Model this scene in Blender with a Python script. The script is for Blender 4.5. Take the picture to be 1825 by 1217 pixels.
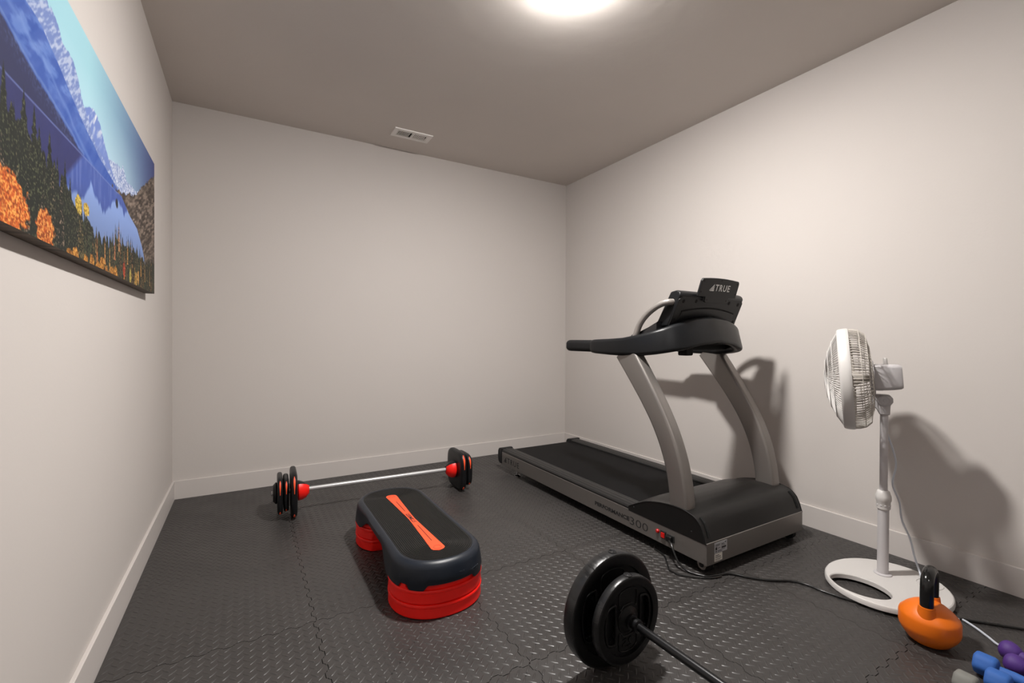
import bpy, bmesh, math, random
import numpy as np
from mathutils import Vector, Matrix

random.seed(7)
PI = math.pi
C = bpy.context.scene.collection
for o in list(bpy.data.objects):
    bpy.data.objects.remove(o)

# ------------------------------------------------------------------ camera, world, lamps, exposure
F_PX, YAW, PITCH, ROLL, CAM_H = 810.17, 0.52918, -0.00623, 0.00435, 1.11862
WL, WR, WF, WB, H = -0.4399, 2.9285, 3.8851, -2.30, 2.74      # left, right, far, back walls and ceiling height

cam = bpy.data.cameras.new('camera')
cam.sensor_fit = 'HORIZONTAL'; cam.sensor_width = 36.0
cam.lens = F_PX / 1825 * 36.0
cam.clip_start = 0.02
cam_o = bpy.data.objects.new('camera', cam)
C.objects.link(cam_o)
fwd = Vector((math.sin(YAW)*math.cos(PITCH), math.cos(YAW)*math.cos(PITCH), math.sin(PITCH)))
rgt = Vector((math.cos(YAW), -math.sin(YAW), 0)); up = rgt.cross(fwd)
r2 = rgt*math.cos(ROLL) + up*math.sin(ROLL); u2 = -rgt*math.sin(ROLL) + up*math.cos(ROLL)
M = Matrix(((r2.x, u2.x, -fwd.x, 0), (r2.y, u2.y, -fwd.y, 0), (r2.z, u2.z, -fwd.z, CAM_H), (0, 0, 0, 1)))
cam_o.matrix_world = M
bpy.context.scene.camera = cam_o

world = bpy.data.worlds.new('world'); bpy.context.scene.world = world
world.use_nodes = True
world.node_tree.nodes['Background'].inputs[0].default_value = (0.9, 0.93, 1.0, 1)
world.node_tree.nodes['Background'].inputs[1].default_value = 0.02

LAMP_MAIN, LAMP_BACK = 1400.0, 190.0
LAMP_POS = (1.245, 1.604); LAMP2_POS = (0.55, -1.25)
vs = bpy.context.scene.view_settings
vs.view_transform = 'Standard'; vs.look = 'None'; vs.gamma = 1.0; vs.use_curve_mapping = False
vs.exposure = 0.04

# ------------------------------------------------------------------ materials
def srgb(r, g, b):
    f = lambda c: (c/255/12.92) if c/255 <= 0.04045 else ((c/255+0.055)/1.055)**2.4
    return (f(r), f(g), f(b), 1)

def mat(name, col, rough=0.5, metal=0.0, bump=0.0, bscale=200.0, spec=0.5, var=0.0, vscale=3.0,
        coat=0.0, rvar=0.0, stretch=None, emis=None, estr=0.0, dist=0.001):
    m = bpy.data.materials.new(name); m.use_nodes = True
    nt = m.node_tree; b = nt.nodes['Principled BSDF']
    b.inputs['Base Color'].default_value = col
    b.inputs['Roughness'].default_value = rough
    b.inputs['Metallic'].default_value = metal
    b.inputs['Specular IOR Level'].default_value = spec
    b.inputs['Coat Weight'].default_value = coat
    b.inputs['Coat Roughness'].default_value = 0.15
    tc = nt.nodes.new('ShaderNodeTexCoord')
    src = tc.outputs['Object']
    if stretch:
        mp = nt.nodes.new('ShaderNodeMapping'); mp.inputs['Scale'].default_value = stretch
        nt.links.new(src, mp.inputs[0]); src = mp.outputs[0]
    if var > 0:
        n = nt.nodes.new('ShaderNodeTexNoise'); n.inputs['Scale'].default_value = vscale
        n.inputs['Detail'].default_value = 5; nt.links.new(src, n.inputs['Vector'])
        rp = nt.nodes.new('ShaderNodeMapRange'); rp.inputs[1].default_value = 0.3; rp.inputs[2].default_value = 0.7
        rp.inputs[3].default_value = 1-var; rp.inputs[4].default_value = 1+var
        nt.links.new(n.outputs[0], rp.inputs[0])
        mx = nt.nodes.new('ShaderNodeVectorMath'); mx.operation = 'SCALE'
        mx.inputs[0].default_value = col[:3]
        nt.links.new(rp.outputs[0], mx.inputs['Scale']); nt.links.new(mx.outputs[0], b.inputs['Base Color'])
    if rvar > 0:
        n = nt.nodes.new('ShaderNodeTexNoise'); n.inputs['Scale'].default_value = vscale*2.3
        n.inputs['Detail'].default_value = 4; nt.links.new(src, n.inputs['Vector'])
        rp = nt.nodes.new('ShaderNodeMapRange'); rp.inputs[1].default_value = 0.3; rp.inputs[2].default_value = 0.7
        rp.inputs[3].default_value = max(0, rough-rvar); rp.inputs[4].default_value = min(1, rough+rvar)
        nt.links.new(n.outputs[0], rp.inputs[0]); nt.links.new(rp.outputs[0], b.inputs['Roughness'])
    if bump > 0:
        n = nt.nodes.new('ShaderNodeTexNoise'); n.inputs['Scale'].default_value = bscale
        n.inputs['Detail'].default_value = 3; nt.links.new(src, n.inputs['Vector'])
        bp = nt.nodes.new('ShaderNodeBump'); bp.inputs['Strength'].default_value = bump
        bp.inputs['Distance'].default_value = dist
        nt.links.new(n.outputs[0], bp.inputs['Height']); nt.links.new(bp.outputs[0], b.inputs['Normal'])
    if emis:
        b.inputs['Emission Color'].default_value = emis; b.inputs['Emission Strength'].default_value = estr
    return m

M_WALL = mat('wall_paint', (0.553, 0.515, 0.488, 1), 0.75, bump=0.25, bscale=90, spec=0.25, var=0.012, vscale=1.2)
M_CEIL = mat('ceiling_paint', (0.64, 0.59, 0.55, 1), 0.8, bump=0.5, bscale=14, spec=0.2, var=0.02, vscale=1.5, dist=0.002)
M_TRIM = mat('trim_paint', (0.58, 0.54, 0.515, 1), 0.42, bump=0.06, bscale=60)
M_FOAM = mat('foam_rubber', (0.036, 0.033, 0.0315, 1), 0.42, bump=0.35, bscale=900, spec=0.55, var=0.12, vscale=2.2, rvar=0.07, dist=0.0004)
M_SUB = mat('floor_slab', (0.01, 0.01, 0.01, 1), 0.9)
M_SILVER = mat('silver_paint', (0.235, 0.217, 0.203, 1), 0.34, metal=0.65, bump=0.05, bscale=700)
M_SILVER2 = mat('silver_tube', (0.33, 0.305, 0.285, 1), 0.36, metal=0.55)
M_BLK = mat('black_plastic', (0.006, 0.0065, 0.0075, 1), 0.38, spec=0.32, bump=0.2, bscale=900, dist=0.0003)
M_BLKG = mat('black_grey_plastic', (0.008, 0.008, 0.0085, 1), 0.44, spec=0.32, bump=0.15, bscale=900, dist=0.0003)
M_HOOD = mat('hood_plastic', (0.0065, 0.0062, 0.006, 1), 0.36, bump=0.25, bscale=900, spec=0.36, dist=0.0003)
M_GLOSS = mat('black_gloss', (0.01, 0.01, 0.011, 1), 0.15, coat=0.3)
M_FOAMG = mat('grip_foam', (0.006, 0.006, 0.0065, 1), 0.7, spec=0.3, bump=0.4, bscale=600, dist=0.0005)
M_BELT = mat('belt_rubber', (0.0035, 0.0035, 0.004, 1), 0.6, spec=0.12, bump=0.5, bscale=500, dist=0.0004, var=0.2, vscale=3)
M_RAIL = mat('rail_rubber', (0.013, 0.0128, 0.0128, 1), 0.40, spec=0.4)
M_DARK = mat('cavity', (0.003, 0.003, 0.003, 1), 0.9)
M_WHITE = mat('white_ink', (0.75, 0.75, 0.74, 1), 0.6)
M_INK = mat('black_ink', (0.012, 0.012, 0.013, 1), 0.6)
M_CHROME = mat('chrome', (0.75, 0.75, 0.76, 1), 0.12, metal=1.0)
M_STEEL = mat('brushed_bar', (0.48, 0.48, 0.48, 1), 0.35, metal=0.4, bump=0.1, bscale=1200, dist=0.0002)
M_RED = mat('red_plastic', (0.97, 0.010, 0.005, 1), 0.42, bump=0.15, bscale=500, dist=0.0003, var=0.06, vscale=6)
M_ORANGE = mat('orange_red_rubber', (0.86, 0.085, 0.022, 1), 0.5, bump=0.1, bscale=700, dist=0.0003)
M_NAVY = mat('navy_plastic', (0.0095, 0.0135, 0.0215, 1), 0.38, spec=0.4, bump=0.3, bscale=700, dist=0.0004)
M_NAVYE = mat('navy_emboss', (0.028, 0.033, 0.043, 1), 0.4)
M_PAD = mat('step_pad_rubber', (0.0075, 0.0072, 0.0068, 1), 0.5, spec=0.3)
M_IRON = mat('rubber_coated_plate', (0.0032, 0.0032, 0.0035, 1), 0.36, bump=0.45, bscale=260, dist=0.0008, spec=0.33)
M_RIM = mat('scuffed_plate_rim', (0.012, 0.0122, 0.013, 1), 0.33, spec=0.5, rvar=.08, bump=0.6, bscale=120, dist=0.0008, var=0.45, vscale=40, stretch=(1, 0.08, 1))
M_BBAR = mat('black_oxide_bar', (0.010, 0.010, 0.011, 1), 0.3, metal=0.3)
M_FANW = mat('fan_white_plastic', (0.57, 0.55, 0.53, 1), 0.36)
M_FANG = mat('fan_grey_white_plastic', (0.49, 0.47, 0.475, 1), 0.42)
M_FANM = mat('fan_aged_plastic', (0.50, 0.465, 0.42, 1), 0.45)
M_CORDB = mat('black_cord', (0.006, 0.006, 0.006, 1), 0.28)
M_CORDW = mat('grey_white_cord', (0.50, 0.53, 0.58, 1), 0.35)
M_KETTLE = mat('orange_vinyl', (0.76, 0.155, 0.004, 1), 0.40, bump=0.1, bscale=400, dist=0.0003)
M_KHANDLE = mat('black_enamel', (0.008, 0.008, 0.008, 1), 0.16, bump=0.35, bscale=60, dist=0.0008)
M_DBLUE = mat('blue_neoprene', (0.024, 0.105, 0.37, 1), 0.7, bump=0.4, bscale=900, dist=0.0005)
M_DPURP = mat('purple_neoprene', (0.062, 0.018, 0.17, 1), 0.62, bump=0.4, bscale=900, dist=0.0005)
M_DGREY = mat('grey_neoprene', (0.17, 0.17, 0.155, 1), 0.7, bump=0.4, bscale=900, dist=0.0005)
M_VENT = mat('vent_paint', (0.80, 0.77, 0.74, 1), 0.35)
M_LABEL = mat('sticker_silver', (0.42, 0.42, 0.44, 1), 0.5)
M_LABELW = mat('sticker_white', (0.7, 0.68, 0.62, 1), 0.6)
M_SWITCH = mat('lit_red_switch', (0.35, 0.005, 0.005, 1), 0.2, emis=(1, 0.02, 0.01, 1), estr=0.15)
M_REDLED = mat('red_button', (0.45, 0.01, 0.01, 1), 0.3)
M_GLOW = mat('lamp_diffuser', (0.9, 0.9, 0.9, 1), 0.5, emis=(1.0, 0.965, 0.93, 1), estr=LAMP_MAIN)
M_GLOW2 = mat('lamp_diffuser_dim', (0.9, 0.9, 0.9, 1), 0.5, emis=(1.0, 0.965, 0.94, 1), estr=LAMP_BACK)

# ------------------------------------------------------------------ helpers
def tag(o, label=None, cat=None, group=None, kind=None):
    if label: o['label'] = label
    if cat: o['category'] = cat
    if group: o['group'] = group
    if kind: o['kind'] = kind
    return o

class Thing:
    def __init__(s, name, loc, label, cat, group=None):
        s.o = bpy.data.objects.new(name, None); C.objects.link(s.o)
        s.o.location = loc; s.loc = Vector(loc); s.o.empty_display_size = 0.1
        tag(s.o, label, cat, group)

def link(name, me, m, parent=None, label=None):
    o = bpy.data.objects.new(name, me); C.objects.link(o)
    if m and not me.materials: me.materials.append(m)
    if parent is not None: o.parent = parent.o if isinstance(parent, Thing) else parent
    if label: o['label'] = label
    return o

def origin_of(parent):
    if parent is None: return Vector((0, 0, 0))
    if isinstance(parent, Thing): return parent.loc
    p = parent; v = Vector((0, 0, 0))
    while p is not None:
        v = v + p.location; p = p.parent
    return v

def build(name, geo, m, parent=None, smooth=40, bevel=0.0, seg=2, sub=0, label=None, kind=None):
    """geo = (verts, faces) in world coordinates"""
    off = origin_of(parent)
    me = bpy.data.meshes.new(name)
    me.from_pydata([tuple(Vector(v) - off) for v in geo[0]], [], geo[1])
    bm = bmesh.new(); bm.from_mesh(me)
    bmesh.ops.recalc_face_normals(bm, faces=bm.faces)
    bm.to_mesh(me); bm.free()
    if smooth:
        me.polygons.foreach_set('use_smooth', [True]*len(me.polygons))
        me.set_sharp_from_angle(angle=math.radians(smooth))
    o = link(name, me, m, parent, label)
    if bevel > 0:
        md = o.modifiers.new('bevel', 'BEVEL'); md.width = bevel; md.segments = seg
        md.limit_method = 'ANGLE'; md.angle_limit = math.radians(35); md.harden_normals = False
    if sub:
        md = o.modifiers.new('sub', 'SUBSURF'); md.levels = sub; md.render_levels = sub
    if kind: o['kind'] = kind
    return o

def merge(*gs):
    V, F = [], []
    for g in gs:
        n = len(V); V += list(g[0]); F += [tuple(i+n for i in f) for f in g[1]]
    return V, F

def box(x0, x1, y0, y1, z0, z1):
    V = [(x, y, z) for x in (x0, x1) for y in (y0, y1) for z in (z0, z1)]
    F = [(0, 1, 3, 2), (4, 6, 7, 5), (0, 4, 5, 1), (2, 3, 7, 6), (0, 2, 6, 4), (1, 5, 7, 3)]
    return V, F

def loft(secs, caps=True, closed=False):
    n = len(secs[0]); V = [tuple(p) for s in secs for p in s]; F = []
    m = len(secs)
    for i in range(m if closed else m-1):
        a, b = i*n, ((i+1) % m)*n
        for j in range(n):
            k = (j+1) % n
            F.append((a+j, a+k, b+k, b+j))
    if caps and not closed:
        F.append(tuple(range(n))[::-1]); F.append(tuple(range((m-1)*n, m*n)))
    return V, F

def frame_of(d):
    d = Vector(d).normalized()
    a = Vector((0, 0, 1)) if abs(d.z) < 0.9 else Vector((1, 0, 0))
    e1 = d.cross(a).normalized(); e2 = e1.cross(d).normalized()
    return d, e1, e2

def tube(pts, r, n=12, closed=False, caps=True):
    P = [Vector(p) for p in pts]; m = len(P)
    rs = r if isinstance(r, (list, tuple)) else [r]*m
    secs = []; e1 = None
    for i in range(m):
        if closed: t = (P[(i+1) % m]-P[i-1]).normalized()
        else: t = (P[min(i+1, m-1)]-P[max(i-1, 0)]).normalized()
        if e1 is None: e1 = frame_of(t)[1]
        e1 = (e1 - t*e1.dot(t)).normalized(); e2 = t.cross(e1)
        secs.append([P[i] + (e1*math.cos(2*PI*k/n) + e2*math.sin(2*PI*k/n))*rs[i] for k in range(n)])
    return loft(secs, caps, closed)

def spline(pts, k=8, closed=False):
    P = [Vector(p) for p in pts]; out = []; m = len(P)
    rng = range(m if closed else m-1)
    for i in rng:
        if closed: a, b, c, d = P[i-1], P[i], P[(i+1) % m], P[(i+2) % m]
        else: a, b, c, d = P[max(i-1, 0)], P[i], P[i+1], P[min(i+2, m-1)]
        for j in range(k):
            t = j/k
            out.append(0.5*((2*b)+(-a+c)*t+(2*a-5*b+4*c-d)*t*t+(-a+3*b-3*c+d)*t**3))
    if not closed: out.append(P[-1])
    return out

def lathe(prof, org, axis=(0, 0, 1), n=48, caps=True, basis=None):
    """prof [(r,h)]"""
    if basis: d, e1, e2 = basis
    else: d, e1, e2 = frame_of(axis)
    org = Vector(org)
    secs = [[org + d*h + (e1*math.cos(2*PI*k/n)+e2*math.sin(2*PI*k/n))*max(r, 1e-5) for k in range(n)] for r, h in prof]
    return loft(secs, caps)

def prism(poly, fn, d0, d1):
    """poly list of 2D, fn(u,v,d)->xyz"""
    n = len(poly)
    V = [fn(u, v, d0) for u, v in poly] + [fn(u, v, d1) for u, v in poly]
    F = [tuple(range(n))[::-1], tuple(range(n, 2*n))] + [(i, (i+1) % n, n+(i+1) % n, n+i) for i in range(n)]
    return V, F

def rrect(w, h, r, k=5):
    o = []
    for cx, cy, a in ((w/2-r, h/2-r, 0), (-w/2+r, h/2-r, PI/2), (-w/2+r, -h/2+r, PI), (w/2-r, -h/2+r, 1.5*PI)):
        for i in range(k+1):
            t = a + PI/2*i/k
            o.append((cx+r*math.cos(t), cy+r*math.sin(t)))
    return o

def text_geo(s, fn, width, height, italic=0.0, depth=0.0008, bold=0.0, space=1.0):
    """letters as thin solids; fn(u,v,d)->xyz with u to the right, v up, d out; box width x height from (0,0)"""
    cu = bpy.data.curves.new('t', 'FONT'); cu.body = s; cu.size = 1; cu.extrude = 0.5; cu.offset = bold
    cu.resolution_u = 3; cu.space_character = space
    ob = bpy.data.objects.new('t', cu); C.objects.link(ob)
    dg = bpy.context.evaluated_depsgraph_get(); dg.update()
    me = bpy.data.meshes.new_from_object(ob.evaluated_get(dg))
    V = [v.co.copy() for v in me.vertices]; F = [tuple(p.vertices) for p in me.polygons]
    bpy.data.objects.remove(ob); bpy.data.curves.remove(cu); bpy.data.meshes.remove(me)
    x0 = min(v.x for v in V); x1 = max(v.x for v in V); y0 = min(v.y for v in V); y1 = max(v.y for v in V)
    out = []
    for v in V:
        u = (v.x-x0)/(x1-x0)*width; w = (v.y-y0)/(y1-y0)*height
        out.append(fn(u+italic*w, w, (v.z+0.5)*depth))
    return out, F

# ------------------------------------------------------------------ room shell
def struct(name, geo, m, **k):
    return tag(build(name, geo, m, **k), kind='structure')
T = 0.12
struct('wall_left', box(WL-T, WL, WB, WF, -0.02, H), M_WALL, smooth=0)
struct('wall_right', box(WR, WR+T, WB, WF, -0.02, H), M_WALL, smooth=0)
struct('wall_far', box(WL-T, WR+T, WF, WF+T, -0.02, H), M_WALL, smooth=0)
struct('wall_back', box(WL-T, WR+T, WB-T, WB, -0.02, H), M_WALL, smooth=0)
struct('ceiling', box(WL-T, WR+T, WB-T, WF+T, H, H+0.1), M_CEIL, smooth=0)
floor = struct('floor', box(WL-T, WR+T, WB-T, WF+T, -0.06, -0.013), M_SUB, smooth=0)
BT, BH = 0.014, 0.1247
struct('baseboard_left', box(WL, WL+BT, WB, WF-BT, -0.013, BH), M_TRIM, smooth=0, bevel=0.002)
struct('baseboard_right', box(WR-BT, WR, WB, WF-BT, -0.013, BH), M_TRIM, smooth=0, bevel=0.002)
struct('baseboard_far', box(WL, WR, WF-BT, WF, -0.013, BH), M_TRIM, smooth=0, bevel=0.002)
struct('baseboard_back', box(WL+BT, WR-BT, WB, WB+BT, -0.013, BH), M_TRIM, smooth=0, bevel=0.002)

# ------------------------------------------------------------------ interlocking foam floor mats
TEETH = 0.0381
def edge_line(L, n):
    """interlocking tooth line: list of (t, offset)"""
    p = L/n; o = []
    for i in range(n):
        a = i*p; A = 0.0068; e = p*0.06
        s = 1 if i % 2 == 0 else -1
        o += [(a+e, s*A*0.0), (a+0.22*p-e, s*A), (a+0.78*p+e, s*A), (a+p-e, 0)]
    return o
def lozenge(cx, cy, ang, L=0.0175, W=0.0046, hh=0.0017):
    ca, sa = math.cos(ang), math.sin(ang)
    base = []
    for k in range(10):
        t = 2*PI*k/10
        x = L*math.cos(t); y = W*math.sin(t)*(1-0.25*abs(math.cos(t)))
        base.append((x, y))
    V = [(cx+x*ca-y*sa, cy+x*sa+y*ca, 0.0) for x, y in base]
    V += [(cx+(x*0.72)*ca-(y*0.30)*sa, cy+(x*0.72)*sa+(y*0.30)*ca, hh) for x, y in base]
    F = [(i, (i+1) % 10, 10+(i+1) % 10, 10+i) for i in range(10)] + [tuple(range(10, 20))]
    return V, F
tile_cache = {}
def tile_mesh(w, h, cl, cr, cb, ct):
    key = (round(w, 3), round(h, 3), cl, cr, cb, ct)
    if key in tile_cache: return tile_cache[key]
    nx, ny = max(1, round(w/TEETH)), max(1, round(h/TEETH))
    g = 0.0012
    ex, ey = edge_line(w, nx), edge_line(h, ny)
    out = []
    out += [(t, (0 if cb else o)+g) for t, o in ex]
    out += [(w+(0 if cr else o)-g, t) for t, o in ey]
    out += [(t, h+(0 if ct else o)-g) for t, o in ex[::-1]]
    out += [((0 if cl else o)+g, t) for t, o in ey[::-1]]
    n = len(out)
    V = [(x, y, -0.0125) for x, y in out] + [(x, y, 0.0) for x, y in out]
    F = [tuple(range(n))[::-1], tuple(range(n, 2*n))] + [(i, (i+1) % n, n+(i+1) % n, n+i) for i in range(n)]
    px, py = w/nx, h/ny
    parts = [(V, F)]
    for i in range(nx):
        for j in range(ny):
            parts.append(lozenge((i+0.5)*px, (j+0.5)*py, math.radians(45)))
            if i > 0 and j > 0:
                parts.append(lozenge(i*px, j*py, math.radians(-48)))
    V, F = merge(*parts)
    me = bpy.data.meshes.new('foam_tile'); me.from_pydata(V, [], F)
    bm = bmesh.new(); bm.from_mesh(me)
    bmesh.ops.triangulate(bm, faces=[f for f in bm.faces if len(f.verts) > 12])
    bm.to_mesh(me); bm.free()
    me.polygons.foreach_set('use_smooth', [len(p.vertices) in (4, 10) and p.center.z > 0.0001 for p in me.polygons])
    me.materials.append(M_FOAM)
    tile_cache[key] = me
    return me
XS = [WL+BT, 0.235, 0.845, 1.46, 2.075, 2.69, WR-BT]
YS = [WB+BT, -1.785, -1.165, -0.545, 0.075, 0.695, 1.315, 1.93, 2.555, 3.27, WF-BT]
for i in range(len(XS)-1):
    for j in range(len(YS)-1):
        me = tile_mesh(XS[i+1]-XS[i], YS[j+1]-YS[j], i == 0, i == len(XS)-2, j == 0, j == len(YS)-2)
        o = link('foam_tile', me, M_FOAM, floor)
        o.location = (XS[i], YS[j], random.uniform(-0.0006, 0))

# ------------------------------------------------------------------ ceiling lamps and vent
def ceiling_lamp(x, y, glow, label):
    t = Thing('ceiling_lamp', (x, y, H), label, 'ceiling light')
    build('trim_ring', lathe([(0.084, -0.001), (0.096, -0.001), (0.096, -0.008), (0.092, -0.012), (0.084, -0.012), (0.082, -0.006)], (x, y, H), n=64, caps=False), M_TRIM, t)
    build('diffuser', lathe([(0.083, -0.008), (0.083, -0.017), (0.080, -0.024), (0.072, -0.028), (0.04, -0.0305), (0.0001, -0.031)], (x, y, H), n=64), glow, t)
ceiling_lamp(*LAMP_POS, M_GLOW, 'bright white round flush light on the ceiling at top of the photo')
ceiling_lamp(*LAMP2_POS, M_GLOW2, 'dim round flush light on the ceiling behind the camera')

vt = Thing('ceiling_vent', (1.14, 3.545, H), 'white rectangular metal air register with louvres on the ceiling', 'vent')
vx0, vx1, vy0, vy1 = 0.987, 1.292, 3.47, 3.62
def ringbox(a, b, z0, z1):
    (x0, x1, y0, y1), (u0, u1, w0, w1) = a, b
    return merge(box(x0, x1, y0, w0, z0, z1), box(x0, x1, w1, y1, z0, z1), box(x0, u0, w0, w1, z0, z1), box(u1, x1, w0, w1, z0, z1))
build('frame', merge(ringbox((vx0, vx1, vy0, vy1), (vx0+0.035, vx1-0.035, vy0+0.033, vy1-0.033), H-0.009, H-0.0002),
                     box(1.134, 1.146, vy0+0.033, vy1-0.033, H-0.009, H-0.001)), M_VENT, vt, smooth=0, bevel=0.0015)
build('backing', box(vx0+0.03, vx1-0.03, vy0+0.03, vy1-0.03, H-0.0008, H-0.0002), M_DARK, vt, smooth=0)
for side in (0, 1):
    for k in range(9):
        x = (vx0+0.035 + (k+0.5)*0.0109) if side == 0 else (1.146 + (k+0.5)*0.0123)
        a = math.radians(62 if side == 0 else -38)
        hw = 0.0045 if side == 0 else 0.0068
        hz = 0.0017
        dx, dz = (0.0022 if side == 0 else 0.0045), 0.0008
        g = ([(x-dx, vy0+0.033, H-0.0072-dz*(1 if side else -1)), (x+dx, vy0+0.033, H-0.0072+dz*(1 if side else -1)),
              (x+dx, vy1-0.033, H-0.0072+dz*(1 if side else -1)), (x-dx, vy1-0.033, H-0.0072-dz*(1 if side else -1)),
              (x-dx, vy0+0.033, H-0.0062-dz*(1 if side else -1)), (x+dx, vy0+0.033, H-0.0062+dz*(1 if side else -1)),
              (x+dx, vy1-0.033, H-0.0062+dz*(1 if side else -1)), (x-dx, vy1-0.033, H-0.0062-dz*(1 if side else -1))],
             [(0, 1, 2, 3), (4, 7, 6, 5), (0, 4, 5, 1), (1, 5, 6, 2), (2, 6, 7, 3), (3, 7, 4, 0)])
        build('louvre', g, M_VENT, vt, smooth=0)
build('damper_lever', box(1.2415, 1.249, vy0+0.045, vy0+0.068, H-0.009, H-0.004), M_INK, vt, smooth=0, bevel=0.001)

# ------------------------------------------------------------------ panoramic canvas print
def vnoise(x, y, seed=0):
    xi = np.floor(x).astype(np.int64); yi = np.floor(y).astype(np.int64)
    xf = x-xi; yf = y-yi
    xf = xf*xf*(3-2*xf); yf = yf*yf*(3-2*yf)
    def hsh(a, b):
        n = (a*374761393 + b*668265263 + seed*1274126177) & 0x7fffffff
        n = ((n ^ (n >> 13))*1274126177) & 0x7fffffff
        return ((n ^ (n >> 16)) & 0xffff)/65535.0
    return (hsh(xi, yi)*(1-xf)+hsh(xi+1, yi)*xf)*(1-yf) + (hsh(xi, yi+1)*(1-xf)+hsh(xi+1, yi+1)*xf)*yf
def fbm(x, y, seed=0, o=4):
    s = 0; a = 0.5; t = 0
    for i in range(o):
        s = s + a*vnoise(x*2**i, y*2**i, seed+i*17); t += a; a *= 0.5
    return s/t
def paint(U, V):
    """U metres from the far edge, V 0..1 up; returns sRGB 0..255"""
    img = np.zeros(U.shape+(3,))
    def mixc(a, b, t): return np.array(a)*(1-t[..., None]) + np.array(b)*t[..., None]
    def put(mask, col):
        m = np.clip(mask, 0, 1)[..., None]
        img[...] = img*(1-m) + col*m
    def line(pts): 
        a = np.array(sorted(pts)); return np.interp(U, a[:, 0], a[:, 1])
    edge = lambda ridge, soft=0.004: np.clip((ridge-V)/soft+0.5, 0, 1)
    n1 = fbm(U*14, V*9, 1); n2 = fbm(U*60, V*40, 2); n3 = fbm(U*170, V*110, 3); n4 = fbm(U*30+V*22, V*5-U*3, 4)
    # sky
    t = np.clip((U-0.0)/1.1, 0, 1)
    sky = mixc((60, 68, 122), (158, 204, 216), t**0.9)
    low = np.clip(1-(V-0.55)/0.33, 0, 1)*np.clip((U-0.2)/0.5, 0, 1)
    sky = sky*(1-0.65*low[..., None]) + np.array((196, 222, 236))*0.65*low[..., None]
    img[...] = sky
    # far peaks
    r4 = line([(0.30, .60), (.366, .635), (.45, .60), (.568, .596), (.613, .591), (.65, .625), (.677, .655), (.70, .611), (.76, .62), (.812, .604), (.9, .58), (1.0, .5)]) + (n2-.5)*.02
    put(edge(r4), mixc((120, 140, 190), (214, 220, 232), np.clip((n3-.40)*4, 0, 1)))
    r3 = line([(.70, .44), (.794, .509), (.881, .575), (.945, .645), (.989, .706), (1.05, .722), (1.099, .708), (1.16, .655), (1.3, .5)]) + (n2-.5)*.025
    sn = np.clip((fbm(U*90+V*40, V*25, 8)-.45)*5, 0, 1)*np.clip((V-.56)*8, 0, 1)
    put(edge(r3), mixc((112, 134, 196), (222, 224, 230), sn))
    r2_ = line([(.7, .47), (.812, .514), (1.033, .57), (1.16, .678), (1.206, .755), (1.248, .80), (1.30, .80), (1.327, .80), (1.372, .85), (1.43, .86), (1.5, .83), (1.6, .88), (1.94, .95)]) + (n2-.5)*.03
    sn = np.clip((fbm(U*120+V*90, V*26-U*18, 9)-.46)*5, 0, 1)
    put(edge(r2_), mixc((112, 132, 186), (196, 204, 222), sn*0.75))
    # big blue slope
    r1 = line([(.70, .462), (.812, .492), (1.005, .536), (1.206, .614), (1.309, .667), (1.372, .70), (1.461, .741), (1.545, .748), (1.7, .80), (1.94, .88)]) + (n1-.5)*.012
    st = np.clip((fbm(U*10+V*30, V*6-U*18, 10)-.50)*5, 0, 1)
    c = mixc((44, 78, 160), (78, 104, 176), np.clip(n4*1.2-.1, 0, 1))
    put(edge(r1), c)
    put(edge(r1)*st*0.55*np.clip((V-.5)*8, 0, 1), np.array((124, 154, 214)))
    d1 = r1-V
    put(np.clip(1-np.abs(d1-.10-(n1-.5)*.05)/.02, 0, 1)*.5*(U > 1.0), np.array((120, 148, 205)))
    # near dark slope
    r0 = line([(.75, .44), (1.15, .452), (1.207, .462), (1.25, .482), (1.398, .520), (1.505, .545), (1.595, .575), (1.661, .60), (1.94, .70)]) + (n2-.5)*.012
    put(edge(r0, .012), mixc((44, 47, 84), (70, 84, 128), np.clip((n3-.45)*4, 0, 1)*np.clip(1-(r0-V)*14, 0, 1)))
    put(np.clip(1-np.abs(r0-V+.012)/.010, 0, 1)*.6*(U > 1.15), np.array((116, 140, 190)))
    # right brown bluff and slope
    shore_ = lambda u: np.interp(u, [0, .366, .568, .775, 1.94], [.72, .575, .502, .461, .441])
    rb = line([(0.0, .915), (.1, .84), (.186, .775), (.30, .70), (.366, .640), (.45, .57), (.55, .535), (.70, .49), (.80, .46)]) + (n2-.5)*.05
    low_b = line([(0, .05), (.2, .12), (.31, .27), (.421, .365), (.568, .402), (.698, .462), (.78, .458), (.95, .455)])
    bc = mixc((58, 48, 42), (150, 132, 118), np.clip((fbm(U*26+V*8, V*60+U*26, 12)-.32)*2.4, 0, 1))
    bc = bc*.8 + mixc((60, 54, 50), (196, 188, 184), np.clip((fbm(U*70, V*60-U*50, 13)-.50)*6, 0, 1)*np.clip(1-np.abs(V-shore_(U)+.10)/.12, 0, 1))*.2
    mb = edge(rb)*np.clip((V-low_b)/.006, 0, 1)*(U < .85)
    # water
    shore = line([(0, .72), (.366, .575), (.568, .502), (.775, .461), (.945, .459), (1.207, .455), (1.94, .441)])
    w = edge(shore)
    refl = line([(.30, .47), (.568, .47), (.60, .42), (.657, .377), (.73, .42), (.812, .39), (.86, .35), (.93, .279), (1.0, .31), (1.087, .364), (1.12, .33), (1.15, .279), (1.20, .27), (1.291, .25), (1.94, .1)]) + (vnoise(U*70, V*3, 5)-.5)*.03
    wc = mixc((132, 158, 214), (66, 88, 160), np.clip((V-refl)/.02+.5, 0, 1))
    wc = wc*(1-.25*np.clip((.35-V)/.3, 0, 1))[..., None]
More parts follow.
